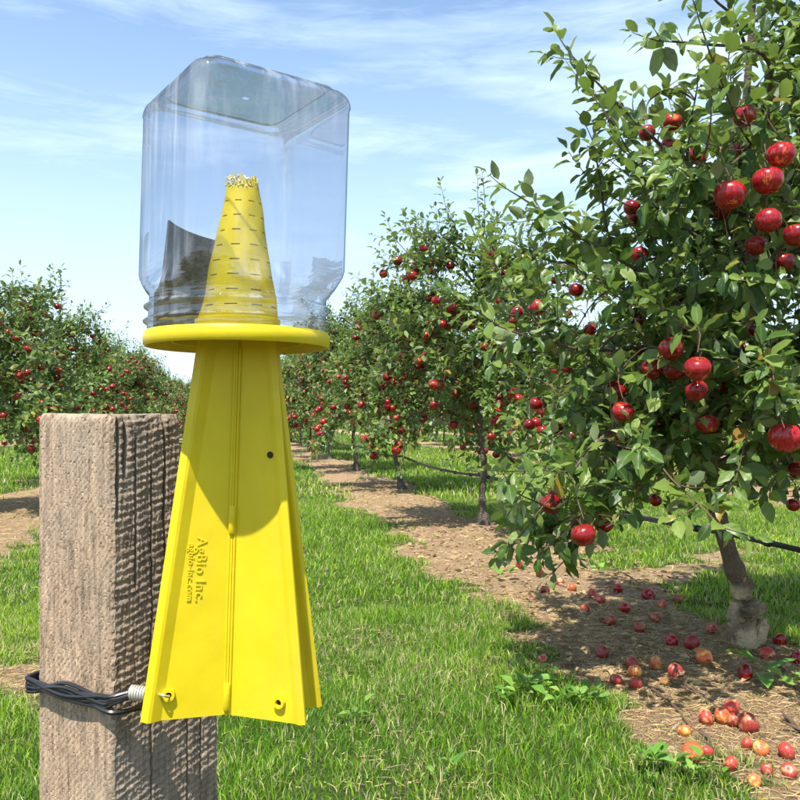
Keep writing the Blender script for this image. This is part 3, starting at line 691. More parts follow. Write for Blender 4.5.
lw = ['leafy apple tree cut by the left edge of the photo, nearest of the left row', 'apple tree with tall upright shoots rising behind the timber post, second of the left row', 'third apple tree of the left-hand row, right behind the post', 'fourth apple tree of the left-hand row, low against the sky']
for i in range(12):
    y = 8.3 + 3.68 * i
    row_tree(row_x(ROW_L, y), y, i % 3, [.97, 1.0, .98, 1.0][i] if i < 4 else random.uniform(.95, 1.05), [.4, 2.2, 3.3, 5][i] if i < 4 else random.uniform(0, 6.3), lw[i] if i < 4 else 'far apple tree merging into the end of the left-hand row', GL, [150, 150, 0, 0][i] if i < 4 else 0)
for i in range(9):
    y = 8.0 + 3.7 * i
    row_tree(row_x(ROW_R + ROW_GAP, y), y, (i + 2) % 3, random.uniform(.95, 1.08), random.uniform(0, 6.3), ['apple tree of the second row on the right, glimpsed under the nearest crown', 'farther apple tree of the second row on the right, mostly hidden'][i > 1], 'apple trees of the second row on the right', 0)
for i in range(5):
    y = 13.0 + 3.7 * i
    row_tree(row_x(ROW_R + 2 * ROW_GAP, y), y, i % 3, random.uniform(.95, 1.08), random.uniform(0, 6.3), 'apple tree of the third row on the right, a dark mass beyond the grass', 'apple trees of the third row on the right', 0)

# ------------------------------------------------------------------ irrigation hose strung along the right row
hs = thing('irrigation_hose', (row_x(ROW_R, 3.6) , 3.6, .44), 'black irrigation hose strung low between the trunks of the right-hand row', 'hose')
Oh = Vector(hs.location); pts = []
for i in range(70):
    y = 2.0 + i * .45; ph = ((y - 3.55) % 3.7) / 3.7; z = .445 - .05 * math.sin(math.pi * ph) - .0015 * (y - 3.5)
    pts.append(Vector((row_x(ROW_R, y) + .05, y, z)) - Oh)
m = MB(); m.tube(pts, .011, 8); put('tubing', m.me('tubing', HOSE), hs)
m = MB(); m.tube([p + Vector((.004, 0, .012 + .003 * math.sin(i * 1.7))) for i, p in enumerate(pts)], .0035, 5); put('support_wire', m.me('support_wire', HOSE), hs)
m = MB(); m.lathe([(.011, -.016), (.018, -.012), (.018, .012), (.011, .016)], 12); m.box((0.006, 0, .0), (.018, .03, .014)); CL = m.me('clip', HOSE)
for i in range(26):
    f = i * 1.2 + 2.2; k = int(f); p = pts[k].lerp(pts[k + 1], f - k); o = put('clip', CL, hs); o.location = p; o.rotation_euler = (R(90), 0, R(12))

# ------------------------------------------------------------------ timber post
P0 = Vector((-.185, .5137)); dR = Vector((.589, .808)); dL = Vector((-.808, .589)); WP = .089
ps = []                                                       # perimeter: (face, t)
nfl = 120
zs = np.concatenate([np.linspace(-.25, .70, 24), np.arange(.7015, 1.0008, .00075)]); nz_ = len(zs)
tL = np.linspace(0, 1, nfl)
def face_pts(which):
    t = tL[None, :]; z = zs[:, None]
    s = np.ones_like(z) * WP
    if which == 'R':
        s = WP * (1 - .385 * sstep(.83, 1.0, z))
        base = np.array(P0)[None, None] + (t * s)[..., None] * np.array(dR); nrm = np.array([dR.y, -dR.x]); U = t * s
        zz = z - .26 * U + .0045 * (fbm(U * 40, z * 40, seed=5) - .5)
        ridge = np.sin(zz * 2 * np.pi / .0088 + 5 * fbm(U * 25, z * 25, seed=18)) * .5 + .5; ridge2 = np.sin(zz * 2 * np.pi / .0052 + 3 * fbm(U * 60, z * 25, seed=8))
        h = -.0008 * ridge ** 5 * (.1 + 1.5 * fbm(U * 70, z * 60, seed=15) ** 2) - .00035 * ridge2
        rough = (fbm(U * 520, z * 520, seed=2, o=3) - .5) * .0015 + (fbm(U * 900, z * 70, seed=12, o=2) - .5) * .0012 + (fbm(U * 90, z * 90, seed=13, o=3) - .5) * .0009
        ck = np.zeros_like(h)
        for c, w_, z0, z1, dep in ((.018, .0007, .88, .99, .004), (.030, .0006, .7, .97, .0035), (.041, .0008, .85, 1.01, .005), (.049, .0006, .80, .95, .003), (.010, .0012, .955, 1.01, .006), (.0045, .001, .93, 1.01, .005), (.060, .0006, .7, .9, .003), (.072, .0007, .7, .85, .0035)):
            cx = c + .003 * (fbm(z * 30, z * 0 + c * 99, seed=4) - .5); on = sstep(z0, z0 + .012, z) * (1 - sstep(z1 - .012, z1, z))
            ck = np.maximum(ck, np.exp(-((U - cx) / w_) ** 2) * dep * on)
        h = h + rough - ck * .7
    else:
        base = np.array(P0)[None, None] + (t * s)[..., None] * np.array(dL); nrm = np.array([-dL.y, dL.x]); nrm = -nrm if nrm[1] > 0 else nrm; U = t * s
        zz = z + .95 * U + .004 * (fbm(U * 50, z * 50, seed=25) - .5)
        h = -.00013 * (np.sin(zz * 2 * np.pi / .0047) * .5 + .5) + (fbm(U * 900, z * 500, seed=22, o=3) - .5) * .00024
        pit = sstep(.80, .92, vnoise(U * 900 + z * 300, z * 500, seed=27)); h = h - pit * .00045
    B = np.broadcast_to(base, (nz_, nfl, 2)).copy(); edge = np.minimum(t, 1 - t) * s
    topr = (.0016 * np.exp(-((1.0 - z) / .0022)) + .0022 * np.exp(-edge / .0016)) * (1 + 1.5 * (fbm(U * 200, z * 200, seed=28) - .5))
    B += (h - topr)[..., None] * nrm
    zt = np.broadcast_to(z, (nz_, nfl)).copy(); zt += np.where(zt > .996, (fbm(U * 160, z * 0, seed=29) - .5) * .0022, 0)
    return np.concatenate([B, zt[..., None]], -1), nrm
FL, nl_ = face_pts('L'); FR, nr_ = face_pts('R')
ring = [FL[:, ::-1, :], FR[:, 1:, :]]                         # left corner -> near corner -> right corner
far = (np.array(P0) + WP * np.array(dR) + WP * np.array(dL))
bk = np.zeros((nz_, 5, 3))
for j in range(5):
    f = (j + 1) / 6; a = FR[:, -1, :2]; c = FL[:, -1, :2]
    farv = a + (np.array(dL) * WP)
    bk[:, j, :2] = (a + (farv - a) * min(1, f * 2)) if f <= .5 else (farv + (c - farv) * (f * 2 - 1)); bk[:, j, 2] = zs + .0 * zs
ringV = np.concatenate([FL[:, ::-1, :], FR[:, 1:, :], bk], 1); kk = ringV.shape[1]
bx = Vector((-.19, .57, 0)); ringV = ringV - np.array([bx.x, bx.y, 0])
ii = np.arange(nz_ * kk).reshape(nz_, kk); nxt = np.roll(ii, -1, 1)
Qp = np.stack([ii[:-1], nxt[:-1], nxt[1:], ii[1:]], -1).reshape(-1, 4)
ctop = ringV[-1].mean(0) + np.array([0, 0, -.0003]); Vp = np.concatenate([ringV.reshape(-1, 3), ctop[None]]); last = ii[-1]
Tp = np.stack([last, np.roll(last, -1), np.full(kk, len(Vp) - 1)], -1)
cl = np.zeros((nz_, kk, 4)); cl[..., 3] = 1
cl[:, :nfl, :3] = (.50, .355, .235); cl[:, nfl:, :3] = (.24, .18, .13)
TL, ZL2 = np.meshgrid(tL[::-1] * WP, zs); saw = np.sin((ZL2 + .95 * TL + .006 * (fbm(TL * 40, ZL2 * 40, seed=25) - .5)) * 2 * np.pi / .0047) * .5 + .5
fib = fbm(TL * 700, ZL2 * 28, seed=91, o=3); stn = fbm(TL * 22, ZL2 * 9, seed=92, o=3); spk = sstep(.66, .78, vnoise(TL * 700, ZL2 * 420, seed=93))
cl[:, :nfl, :3] *= ((.80 + .20 * saw * fbm(TL * 60, ZL2 * 60, seed=94)) * (.72 + .56 * fib) * (.84 + .32 * stn) * (1 - .35 * spk))[..., None]
TR, ZR = np.meshgrid(tL[1:] * WP, zs); fib = fbm(TR * 600, ZR * 30, seed=95, o=3); stn = fbm(TR * 30, ZR * 22, seed=96, o=3)
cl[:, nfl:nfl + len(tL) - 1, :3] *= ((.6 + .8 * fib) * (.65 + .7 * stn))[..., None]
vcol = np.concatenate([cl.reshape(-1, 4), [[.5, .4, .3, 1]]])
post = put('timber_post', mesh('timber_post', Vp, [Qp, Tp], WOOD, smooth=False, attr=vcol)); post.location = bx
tag(post, 'square rough-sawn weathered timber post standing in the grass at the left front', 'post')

# ------------------------------------------------------------------ insect trap
AX = Vector((-.111, .513, .808)); LEAN = .0305
def sh(x, y, z): return (x + LEAN * z, y, z)                  # local coordinates, z above the foot of the fins
trap = thing('insect_trap', AX, 'yellow plastic insect trap with crossed fins and a clear jar, hooked to the post', 'trap')
ZL = 1.043 - .808                                             # underside of the lid
tips = {'left': (-.0513, -.0135), 'right': (.0522, -.018), 'back': (.0596, .014), 'hidden': (-.050, .020)}
def fin(name, key, side):
    tx, ty = tips[key]; Lb = math.hypot(tx, ty); d = Vector((tx / Lb, ty / Lb)); n = Vector((-d.y, d.x))
    if n.y > 0: n = -n                                        # n faces the camera side
    if key in ('hidden',): n = -n
    Lt = .0250 if key != 'hidden' else .0235; nz2 = 40; prof = [(-.0012, 0, 0), (.5, 0, 0), (-.0125, 0, 1), (-.0065, .0032, 1), (-.0045, .0034, 1), (.0, -.0012, 1)]
    rowsF = []; rowsB = []; th = .0016
    for i in range(nz2 + 1):
        f = i / nz2; z = f * (ZL + .008); l = Lb + (Lt - Lb) * f
        bow = 0.0
        rf = []
        for a, h, m_ in prof:
            if key in ('right', 'back') and m_: h *= .35; a *= .6
            s_ = (l + a) if m_ else (a * l if a == .5 else a); rf.append((s_, h))
        rowsF.append([sh(*(d * s_ + n * (h + bow)), z) for s_, h in rf]); rowsB.append([sh(*(d * s_ + n * (h + bow - th)), z) for s_, h in rf])
    k = len(prof); V = [p for r_ in rowsF for p in r_] + [p for r_ in rowsB for p in r_]; off = (nz2 + 1) * k; Q = []
    for i in range(nz2):
        for j in range(k - 1):
            a = i * k + j; Q.append((a, a + 1, a + k + 1, a + k)); Q.append((off + a, off + a + k, off + a + k + 1, off + a + 1))
        a = i * k + k - 1; Q.append((a, off + a, off + a + k, a + k)); a = i * k; Q.append((a + k, off + a + k, off + a, a))
    for j in range(k - 1):
        Q.append((j, off + j, off + j + 1, j + 1)); a = nz2 * k + j; Q.append((a, a + 1, off + a + 1, off + a))
    mb = MB(); mb.add(V, (), Q); o = put('fin', mb.me('fin', YEL, False), trap); return o, d, n
fL, dL_, nL_ = fin('fin', 'left', -1); fR, dR_, nR_ = fin('fin', 'right', 1); fB, dB_, nB_ = fin('fin', 'back', 1); fin('fin', 'hidden', -1)
# seam ribs down the middle
for off, w_ in ((-.0016, .0009), (.0017, .0009)):
    m = MB(); m.tube([sh(off, -.0012, .001), sh(off, -.0012, ZL * .5), sh(off, -.0012, ZL)], w_, 8); put('seam_rib', m.me('seam_rib', YEL), trap)
for z0 in (.012, .125): 
    m = MB(); m.tube([sh(0, -.0012, z0 - .008), sh(0, -.0020, z0 - .0065), sh(0, -.0020, z0 + .0065), sh(0, -.0012, z0 + .008)], .0023, 10); put('seam_clip', m.me('seam_clip', YEL), trap)
def boss(d, n, s_, z, r0=.0042):
    m = MB(); pr = [(r0 * .45, 0), (r0 * .5, .0022), (r0 * .9, .0022), (r0, .0)]
    m.lathe(pr, 20); o = put('eyelet', m.me('eyelet', YEL), trap); p = Vector(sh(*(d * s_ + n * .0004), z)); o.location = p
    o.rotation_euler = Vector((n.x, n.y, 0)).to_track_quat('Z', 'Y').to_euler()
    m = MB(); m.lathe([(.0001, .0003), (r0 * .46, .0003)], 14); h_ = put('eyelet_shade', m.me('eyelet_shade', DARK), o); return p  # flat dark disc paints the shade of a hole; the fin stays unpierced
hookp = boss(dL_, nL_, .0365, .016); boss(dR_, nR_, .0375, .0125)
m = MB(); m.lathe([(.0001, .0006), (.0019, .0006), (.0022, .0)], 14); o = put('rivet_hole_shade', m.me('rivet_hole_shade', DARK), trap)  # dark dot painted as the shade in a small hole, none is cut
o.location = Vector(sh(*(dR_ * .0255 + nR_ * .0004), 1 - (455 - 415) / 800 * .503 - .808)); o.rotation_euler = Vector((nR_.x, nR_.y, 0)).to_track_quat('Z', 'Y').to_euler()
# raised lettering, reading downwards
def lettering(txt, size, s_, ztop):
    cu = bpy.data.curves.new('lettering', 'FONT'); cu.body = txt; cu.size = size; cu.extrude = .00012; cu.bevel_depth = .00008; cu.space_character = 1.12; cu.resolution_u = 3
    tmp = bpy.data.objects.new('t', cu); col.objects.link(tmp); dg = bpy.context.evaluated_depsgraph_get(); me = bpy.data.meshes.new_from_object(tmp.evaluated_get(dg)); me.name = 'lettering'
    bpy.data.objects.remove(tmp); me.materials.clear(); o = put('lettering', me, trap, YEL)
    X = Vector((0, 0, -1)); Y = Vector((-dL_.x, -dL_.y, 0)).normalized(); Z = X.cross(Y)
    M = Matrix((X, Y, Z)).transposed().to_4x4(); p = Vector(sh(*(dL_ * s_ + nL_ * .0003), ztop)); M.translation = p; o.matrix_local = M @ Matrix.Rotation(-LEAN * 1.4, 4, 'Z')
lettering('AgBio Inc.', .0088, .0215, 1 - (537 - 415) / 800 * .507 - .808)
lettering('agbio-inc.com', .0058, .0268, 1 - (543 - 415) / 800 * .507 - .808)
# lid collar
m = MB(); RL = .0582
m.lathe([(.021, ZL + .0075), (RL - .0026, ZL + .0075), (RL - .0022, ZL + .0006), (RL - .0018, ZL), (RL - .0008, ZL), (RL, ZL + .0012), (RL + .0004, ZL + .0045), (RL, ZL + .0078), (RL - .0010, ZL + .0092), (.026, ZL + .0096), (.0235, ZL + .0088)], 128, sh, True)
lid = put('lid', m.me('lid', YEL), trap)
m = MB(); m.lathe([(.040, ZL + .0073), (.040, ZL + .003), (.0415, ZL + .003), (.0415, ZL + .0073)], 96, sh); put('inner_ring', m.me('inner_ring', YEL), lid)
# perforated cone
ang = []; nslot = 9
for k in range(nslot):
    a0 = 2 * math.pi * k / nslot + R(-90) - R(1); hw = .17
    ang += [a0 - 2 * math.pi / nslot * .5, a0 - .26, a0 - hw, a0 - hw * .33, a0 + hw * .33, a0 + hw, a0 + .26]
zb, zt = ZL + .0092, 1.1495 - .808; zrow = []; slotrows = []
nrow = 9; pitch = (zt - .006 - (zb + .014)) / (nrow - 1)
zl = [zb, zb + .004, zb + .0085, zb + .0092, zb + .0105]
for r_ in range(nrow):
    zc = zb + .016 + pitch * r_ * .985; zl += [zc - .00042, zc + .00042]; slotrows.append(len(zl) - 2)
    if r_ < nrow - 1: zl += [zc + pitch * .5]
zl += [zt - .002, zt]
def cone_r(z):
    f = (z - zb) / (zt - zb); return .0272 - .0004 * f / .10 if f < .09 else (.0250 if f < .12 else .0246 + (.0095 - .0246) * ((f - .12) / .88))
CV = []; rag = [random.uniform(-.0028, .0030) for _ in ang]
for zi, z in enumerate(zl):
    for ai, a in enumerate(ang):
        rr = cone_r(z) * (1 + .022 * math.sin(3 * a + z * 120) + .012 * math.sin(5 * a - z * 210)); zz = z + (rag[ai] if zi >= len(zl) - 1 else 0)
        CV.append(sh(rr * math.cos(a), rr * math.sin(a), zz))
ka = len(ang); CQ = []
for i in range(len(zl) - 1):
    for j in range(ka):
        if i in slotrows and (j % 7) in (2, 3, 4) and not ((i + j // 7) % 2 and i > 99): continue
        CQ.append((i * ka + j, i * ka + (j + 1) % ka, (i + 1) * ka + (j + 1) % ka, (i + 1) * ka + j))
mb = MB(); mb.add(CV, (), CQ); cone = put('funnel_cone', mb.me('funnel_cone', YEL, False), trap)
md = cone.modifiers.new('thick', 'SOLIDIFY'); md.thickness = .0011; md.offset = -1
# ragged white wisps on the cone's mouth
m = MB()
for k in range(380):
    a = R(random.gauss(225, 42)); r0 = .0088; c = Vector(sh(r0 * math.cos(a), r0 * math.sin(a), zt - abs(random.gauss(0, .0045)) + .0005)); d = Vector((random.gauss(0, 1), random.gauss(0, 1), random.gauss(.4, 1))).normalized() * .0026
    m.tube([c, c + d * .5 + Vector((0, 0, .0004)), c + d], [.0004, .0006, .0002], 4, False)
w = put('cotton_wisps', m.me('cotton_wisps', FLUFF), trap, kind='stuff')
# jar
NS = 160; JROT = R(-54)
def rsq(a, w_, r_):
    """radius of a rounded square (side w_, corner r_) in direction a"""
    a = a % (math.pi / 2); a = a - math.pi / 4 if True else a; b = abs(a); h = w_ / 2; c = h - r_
    # b measured from the corner diagonal; face centre lies at pi/4
    ph = math.pi / 4 - b; x = h / math.cos(ph)
    if x * math.sin(ph) <= c: return x
    ca = math.cos(b) * c * math.sqrt(2); return ca + math.sqrt(max(0, r_ ** 2 - (c * math.sqrt(2) * math.sin(b)) ** 2))
WJ = .1045; zj0 = ZL + .0098
prof = [(zj0, 0, .0560), (zj0 + .0030, 0, .0562), (zj0 + .0040, 0, .0576), (zj0 + .0048, 0, .0586), (zj0 + .0056, 0, .0588), (zj0 + .0064, 0, .0580), (zj0 + .0074, 0, .0558), (zj0 + .0120, 0, .0556), (zj0 + .0130, 0, .0572), (zj0 + .0138, 0, .0584), (zj0 + .0147, 0, .0586), (zj0 + .0156, 0, .0574), (zj0 + .0168, 0, .0554), (zj0 + .0215, 0, .0554),
        (zj0 + .0240, .10, .0575), (zj0 + .0265, .3, .0590), (zj0 + .0300, .6, .0590), (zj0 + .0345, .9, .0590), (zj0 + .0375, 1, .059), (zj0 + .042, 1, .059)]
ztop = 1.206 - .808
JR = []
def ringJ(z, w_, r_, blend=1, rc=.056, dip=0):
    out = []
    for k in range(NS):
        a = 2 * math.pi * k / NS; q = rsq(a, w_, r_) if blend > 0 else 0; rr = q * blend + rc * (1 - blend); out.append(sh(rr * math.cos(a + JROT) , rr * math.sin(a + JROT), z - dip))
    JR.append(out)
for z, b, rc in prof: ringJ(z, WJ, .014, b, rc)
zs_ = np.linspace(zj0 + .054, ztop - .015, 14)
for z in zs_: ringJ(z, WJ, .014)
for f in np.linspace(0, 1, 7):
    ringJ(ztop - .013 + .0095 * math.sin(f * math.pi / 2), WJ - .013 * (1 - math.cos(f * math.pi / 2)), .012)
ringJ(ztop - .0016, .0880, .010); ringJ(ztop - .0002, .0850, .009); ringJ(ztop, .0825, .009); ringJ(ztop - .0004, .0800, .009); ringJ(ztop - .0024, .0770, .009); ringJ(ztop - .0030, .05, .008); ringJ(ztop - .0030, .004, .001)
V = [p for r_ in JR for p in r_]; nr = len(JR)
Q = [(i * NS + k, i * NS + (k + 1) % NS, (i + 1) * NS + (k + 1) % NS, (i + 1) * NS + k) for i in range(nr - 1) for k in range(NS)]
mb = MB(); mb.add(V, (), Q); jar = put('clear_jar', mb.me('clear_jar', JAR), trap); jar['label'] = 'clear square plastic jar with a ribbed round neck'
# added dark sheet curved inside the neck, standing in for a dark reflection
cz = Vector((AX.x + LEAN * zj0, AX.y, AX.z + zj0 + .0005)); reflection_sheet = MB(); nA = 26; Vc = []
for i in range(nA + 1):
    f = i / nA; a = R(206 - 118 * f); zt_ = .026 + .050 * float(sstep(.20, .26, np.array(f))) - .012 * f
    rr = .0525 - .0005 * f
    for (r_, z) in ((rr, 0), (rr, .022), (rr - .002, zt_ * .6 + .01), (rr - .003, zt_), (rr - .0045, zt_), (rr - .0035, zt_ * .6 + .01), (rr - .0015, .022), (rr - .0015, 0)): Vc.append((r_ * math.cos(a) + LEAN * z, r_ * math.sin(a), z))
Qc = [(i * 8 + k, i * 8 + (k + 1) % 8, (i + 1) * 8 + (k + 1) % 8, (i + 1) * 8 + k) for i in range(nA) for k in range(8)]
reflection_sheet.add(Vc, (), Qc + [(0, 1, 6, 7), (1, 2, 5, 6), (2, 3, 4, 5)]); cd = put('added_reflection', reflection_sheet.me('added_reflection', REFLECTION, False)); cd.location = cz
tag(cd, 'dark grey curved sheet added inside the clear jar as its dark reflection, left of the yellow cone', 'reflection_sheet')

# ------------------------------------------------------------------ black cable round the post with steel hook
cb = thing('cable_tie', (-.187, .509, .82), 'bundle of black wires wrapped round the timber post, ending in a steel coil and hook', 'cable')
Oc = Vector(cb.location); nLf = Vector((nl_[0], nl_[1], 0)); nRf = Vector((nr_[0], nr_[1], 0))
cornerL = Vector((P0.x + dL.x * WP, P0.y + dL.y * WP, 0)); near_ = Vector((P0.x, P0.y, 0)); dR3 = Vector((dR.x, dR.y, 0)); dL3 = Vector((dL.x, dL.y, 0))
for k in range(9):
    o1, o2, o3 = [random.uniform(-.0050, .0050) for _ in range(3)]; e = [.0025 + .0018 * random.random() for _ in range(4)]
    hang = .003 * math.sin(k * 1.9)
    pts = [cornerL + dR3 * .05 - nLf * 0 + dL3 * e[0] + Vector((0, 0, .812 + o1)), cornerL + dL3 * .004 + nLf * .001 + Vector((0, 0, .810 + o1 * 1.2)), cornerL + nLf * (e[1] + .001) - dL3 * .006 + Vector((0, 0, .809 + o1)),
           cornerL.lerp(near_, .5) + nLf * (e[2] + .002) + Vector((0, 0, .8135 + o2 + hang)), near_ + nLf * e[3] + dL3 * .006 + Vector((0, 0, .8165 + o3)), near_ + nLf * .0025 + nRf * .003 + Vector((0, 0, .8185 + o3 * .7)), near_ + dR3 * .008 + nRf * (.008 + .0004 * k) + Vector((.001, 0, .8215 + o3 * .35))]
    m = MB(); m.tube([p - Oc for p in bez(pts, 40)], .0014, 7); put('black_wire', m.me('black_wire', BLACK), cb)
# low strand dropping to the fin
m = MB(); pts = [near_ + nLf * .003 + dL3 * .02 + Vector((0, 0, .812)), near_ + nLf * .003 + nRf * .003 + Vector((0, 0, .8105)), near_ + dR3 * .014 + nRf * .006 + Vector((0, 0, .8085)), near_ + dR3 * .03 + nRf * .005 + Vector((0, 0, .808))]
m.tube([p - Oc for p in bez(pts, 20)], .0017, 7); put('black_wire', m.me('black_wire', BLACK), cb)
c0 = near_ + dR3 * .008 + nRf * .009 + Vector((0, 0, .8215)); c1 = c0 + Vector((.0105, -.001, -.0008)); ax = (c1 - c0).normalized(); u_ = ax.orthogonal().normalized(); v_ = ax.cross(u_); turns = 6
m = MB(); m.tube([c0.lerp(c1, i / 96) + (u_ * math.cos(i / 96 * turns * 6.2832) + v_ * math.sin(i / 96 * turns * 6.2832)) * .0042 - Oc for i in range(97)], .00085, 6); put('steel_coil', m.me('steel_coil', STEEL), cb)
m = MB(); m.tube([c0 - ax * .001 - Oc, c1 + ax * .001 - Oc], .0034, 10); put('coil_core', m.me('coil_core', BLACK), cb)
hp = AX + hookp + Vector((nL_.x, nL_.y, 0)) * .0035
m = MB(); m.tube([p - Oc for p in bez([c1 + Vector((-.001, 0, -.004)), c1 + Vector((.0015, -.001, -.001)), c1 + Vector((.005, -.002, .0012)), hp + Vector((-.004, -.0015, .0016)), hp + Vector((-.0005, -.0005, .0004)), hp + Vector((0, .004, -.0008))], 30)], .0007, 7); put('steel_hook', m.me('steel_hook', STEEL), cb)

# ------------------------------------------------------------------ windfalls: (column, row, pixel size, skin, label)
def gzf(x, y): return float(gz(np.array([x]), np.array([y]))[0])
WR = apple_mesh('windfall', ROT, 9, 18, 10); WO = apple_mesh('windfall', ORANGE, 10, 18, 10); WD = apple_mesh('windfall', RED, 12, 18, 10); SK = {'r': WR, 'o': WO, 'd': WD}
WF = [(542, 655, 11, 'r', 'small faded red windfall apple at the grass edge, farthest left of the windfalls'),
 (602, 649, 13, 'r', 'red windfall apple on straw, just left of the pair below the tree shade'),
 (632, 660, 14, 'r', 'upper red windfall apple of the touching pair on pale straw'),
 (635, 669, 13, 'o', 'lower orange windfall apple of the touching pair on pale straw'),
 (616, 679, 12, 'r', 'small red windfall apple below the touching pair, left one'),
 (636, 682, 12, 'r', 'small brownish red windfall apple below the touching pair, right one'),
 (656, 660, 13, 'o', 'pale orange windfall apple lying alone between the pair and the shade'),
 (675, 669, 15, 'r', 'mottled red windfall apple in front of the tree shade, left of the trunk'),
 (692, 641, 16, 'r', 'pinkish red windfall apple at the rim of the tree shade'),
 (704, 653, 15, 'o', 'orange yellow windfall apple touching the shade, just left of the trunk'),
 (648, 592, 13, 'd', 'dark red windfall apple deep in the tree shade, high on the strip'),
 (662, 604, 9, 'r', 'tiny windfall apple in the deep shade behind the others'),
 (672, 638, 12, 'd', 'dark red windfall apple half sunk in the tree shade'),
 (745, 671, 16, 'd', 'very dark red windfall apple beside the big green leaf by the trunk'),
 (767, 647, 14, 'r', 'pink red windfall apple right of the trunk foot'),
 (780, 636, 13, 'd', 'crimson windfall apple in shade, behind the pink one right of the trunk'),
 (797, 651, 12, 'd', 'dark windfall apple cut by the right edge of the photo'),
 (706, 713, 16, 'r', 'split red windfall apple, left end of the large heap'),
 (722, 713, 16, 'o', 'yellowish windfall apple in the middle of the large heap'),
 (732, 707, 15, 'r', 'bright red windfall apple at the back of the large heap'),
 (748, 721, 20, 'r', 'largest red windfall apple, right end of the heap, showing its stem hollow'),
 (734, 717, 14, 'r', 'small red windfall apple squeezed into the front of the large heap'),
 (685, 727, 13, 'o', 'orange windfall apple half hidden by grass at the strip edge'),
 (693, 750, 20, 'o', 'big bright orange windfall apple with a bruised side'),
 (706, 750, 14, 'r', 'red orange windfall apple leaning on the big bright orange one'),
 (747, 741, 12, 'r', 'small pink windfall apple beside the two-tone yellow one'),
 (761, 746, 15, 'o', 'two-tone yellow and orange windfall apple on dry straw'),
 (786, 750, 16, 'r', 'round red windfall apple near the right edge, above the pale one'),
 (731, 762, 14, 'r', 'rosy windfall apple below the heap, alone on dry straw'),
 (767, 767, 11, 'r', 'little pale red windfall apple between the grass tufts'),
 (789, 768, 15, 'r', 'pale red windfall apple in the lower right corner, below the round red one'),
 (754, 778, 13, 'o', 'orange windfall apple lowest in the photo, sunk in straw')]
for px, py, sz, sk, lb in WF:
    g_ = gnd(px, py + sz * .35); dia = sz * 1.08 / F * g_.y; o = put('windfall_apple', SK[sk]); o.location = (g_.x, g_.y, gzf(g_.x, g_.y) + dia * .30 + .002); o.scale = (dia, dia, dia * random.uniform(.85, 1)); o.rotation_euler = (random.uniform(-1.4, 1.4), random.uniform(-1.4, 1.4), random.uniform(0, 6))
    tag(o, lb, 'apple', 'fallen apples scattered under the nearest tree')

for px, py in [(560, 583), (545, 592), (572, 588), (592, 596), (618, 590), (600, 604), (625, 612), (655, 618), (678, 600), (520, 566), (505, 556), (585, 611), (540, 575), (610, 622), (640, 628), (712, 628)]:
    g_ = gnd(px, py); dia = random.uniform(.05, .062); o = put('windfall_apple', random.choice([WR, WO, WR, WD])); o.location = (g_.x, g_.y, gzf(g_.x, g_.y) + dia * .33); o.scale = (dia,) * 3; o.rotation_euler = (random.uniform(-1.4, 1.4), random.uniform(-1.4, 1.4), random.uniform(0, 6))
    tag(o, 'tiny distant windfall apple, one of those trailing up the strip behind the shade', 'apple', 'distant fallen apples trailing along the row')
# ------------------------------------------------------------------ broad-leaved weeds, each leaf a part
WL = [leaf_mesh('leaf', np.zeros((1, 3)), np.array([[1., 0, 0]]), np.array([[0, 0, 1.]]), np.ones(1), True, WEED, 60 + i, widthr=.62, rnd=np.array([(i * .23) % .9])) for i in range(4)]
def weed(px, py, n, ll, label, spread=.03, up=(.25, .9)):
    g_ = gnd(px, py); o = thing('weed', (g_.x, g_.y, gzf(g_.x, g_.y)), label, 'weed', 'broad-leaved weeds growing in the grass')
    for k in range(n):
        a = k * 2.4 + random.uniform(-.3, .3); e = random.uniform(*up); l = put('leaf', random.choice(WL), o); l.location = (random.gauss(0, spread), random.gauss(0, spread), random.uniform(.02, .055)); l.rotation_euler = (random.uniform(-.3, .3), -e * .8, a); s_ = ll * random.uniform(.45, .95); l.scale = (s_,) * 3
weed(505, 700, 14, .075, 'broad-leaved green weed in the grass, left one of the central patch')
weed(532, 694, 14, .080, 'broad-leaved green weed in the middle of the central patch')
weed(560, 706, 16, .075, 'bright lush weed with wide leaves, right of the middle of the central patch')
weed(590, 706, 14, .070, 'pale green flat weed, right end of the central patch')
weed(545, 675, 9, .055, 'small weed growing just behind the central patch')
weed(440, 778, 8, .055, 'small weed in the foreground grass, low in the photo centre')
weed(655, 772, 16, .06, 'bright clover-like weed in the lower right grass, left one')
weed(700, 778, 16, .06, 'bright leafy weed below the big orange windfall')
weed(762, 678, 3, .16, 'single big green leaf lying at the foot of the knotty trunk', .01, (.2, .5))
weed(788, 690, 6, .08, 'dark leafy sprig on the ground right of the knotty trunk')
weed(500, 578, 9, .09, 'leafy weed at the foot of the second tree of the right row')
weed(600, 575, 9, .08, 'small weed on the bare strip, behind the hanging branch')
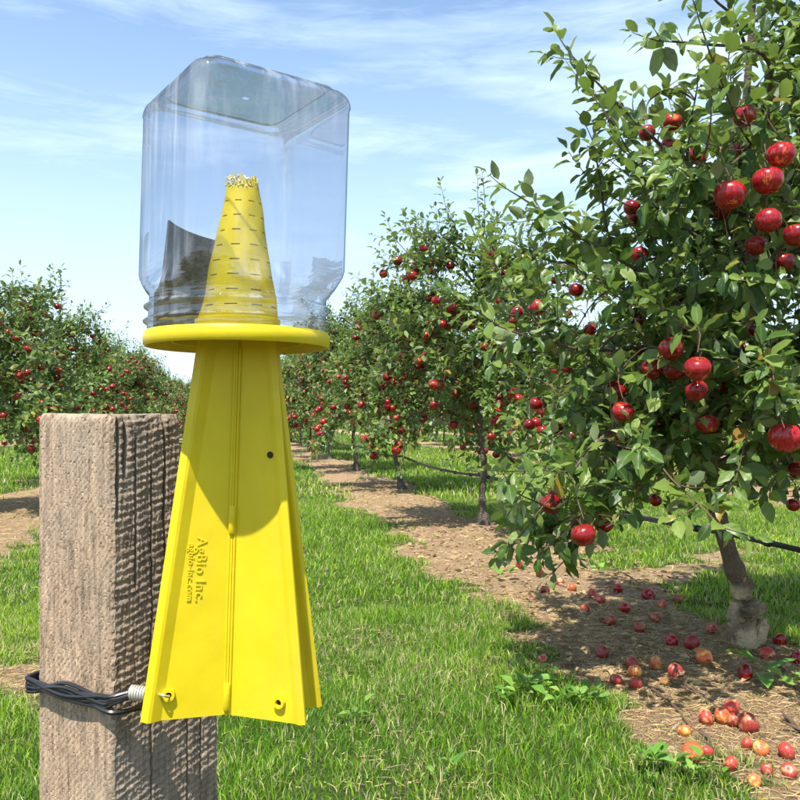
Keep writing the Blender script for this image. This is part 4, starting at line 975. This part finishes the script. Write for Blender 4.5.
weed(418, 545, 7, .09, 'small weed in the alley grass, far off near the bare strip')
weed(367, 722, 7, .05, 'tiny weed in the grass right of the trap foot')
# leaf litter
g = np.random.default_rng(77); n = 750; y = g.uniform(2.9, 7, n); u = ROW_R + g.uniform(-1.0, .5, n); x = u / CR - .215 * y; P_ = np.stack([x, y, gz(x, y) + g.uniform(.004, .014, n)], -1); a = g.uniform(0, 6.28, n)
D_ = np.stack([np.cos(a), np.sin(a), g.uniform(-.1, .35, n)], -1); D_ /= np.linalg.norm(D_, axis=1)[:, None]; Nn_ = np.stack([g.normal(0, .5, n), g.normal(0, .5, n), np.ones(n)], -1)
LIT = m_leaf('dead_leaf', (.16, .085, .04), (.30, .18, .09), (.40, .30, .13), (.36, .25, .14), (.4, .25, .1), rough=.8, tw=.1)
o = put('leaf_litter', leaf_mesh('leaf_litter', P_, D_, Nn_, g.uniform(.03, .06, n), False, LIT, 78), kind='stuff'); lab(o, 'brown fallen leaves littering the bare strip under the right row', 'leaf litter')
# fallen sticks
def stick(pp, r_, label):
    pts = [gnd(*p) for p in pp]; c = pts[0].copy(); m = MB(); q = bez([p - c + Vector((0, 0, .012 + gzf(p.x, p.y))) for p in pts], 12); m.tube(q, [r_ * (1 - .5 * i / 11) for i in range(12)], 6)
    for i in (4, 8): m.tube([q[i], q[i] + Vector((random.uniform(-.06, .06), random.uniform(.01, .05), .02))], [r_ * .6, r_ * .3], 5)
    o = put('stick', m.me('stick', TWIG)); o.location = c; tag(o, label, 'stick', 'fallen twigs on the bare strip')
stick([(652, 690), (672, 705), (688, 722)], .005, 'thin fallen twig slanting down the straw towards the heap of windfalls')
stick([(700, 728), (710, 740), (716, 756)], .006, 'dark fallen twig just right of the big orange windfall')
stick([(765, 650), (785, 668), (800, 700)], .006, 'curved fallen twig right of the knotty trunk')
stick([(668, 682), (690, 690), (706, 697)], .004, 'thin twig lying on bare straw above the heap of windfalls')
stick([(787, 722), (796, 731), (806, 738)], .010, 'thick grey stick cut by the right edge of the photo')
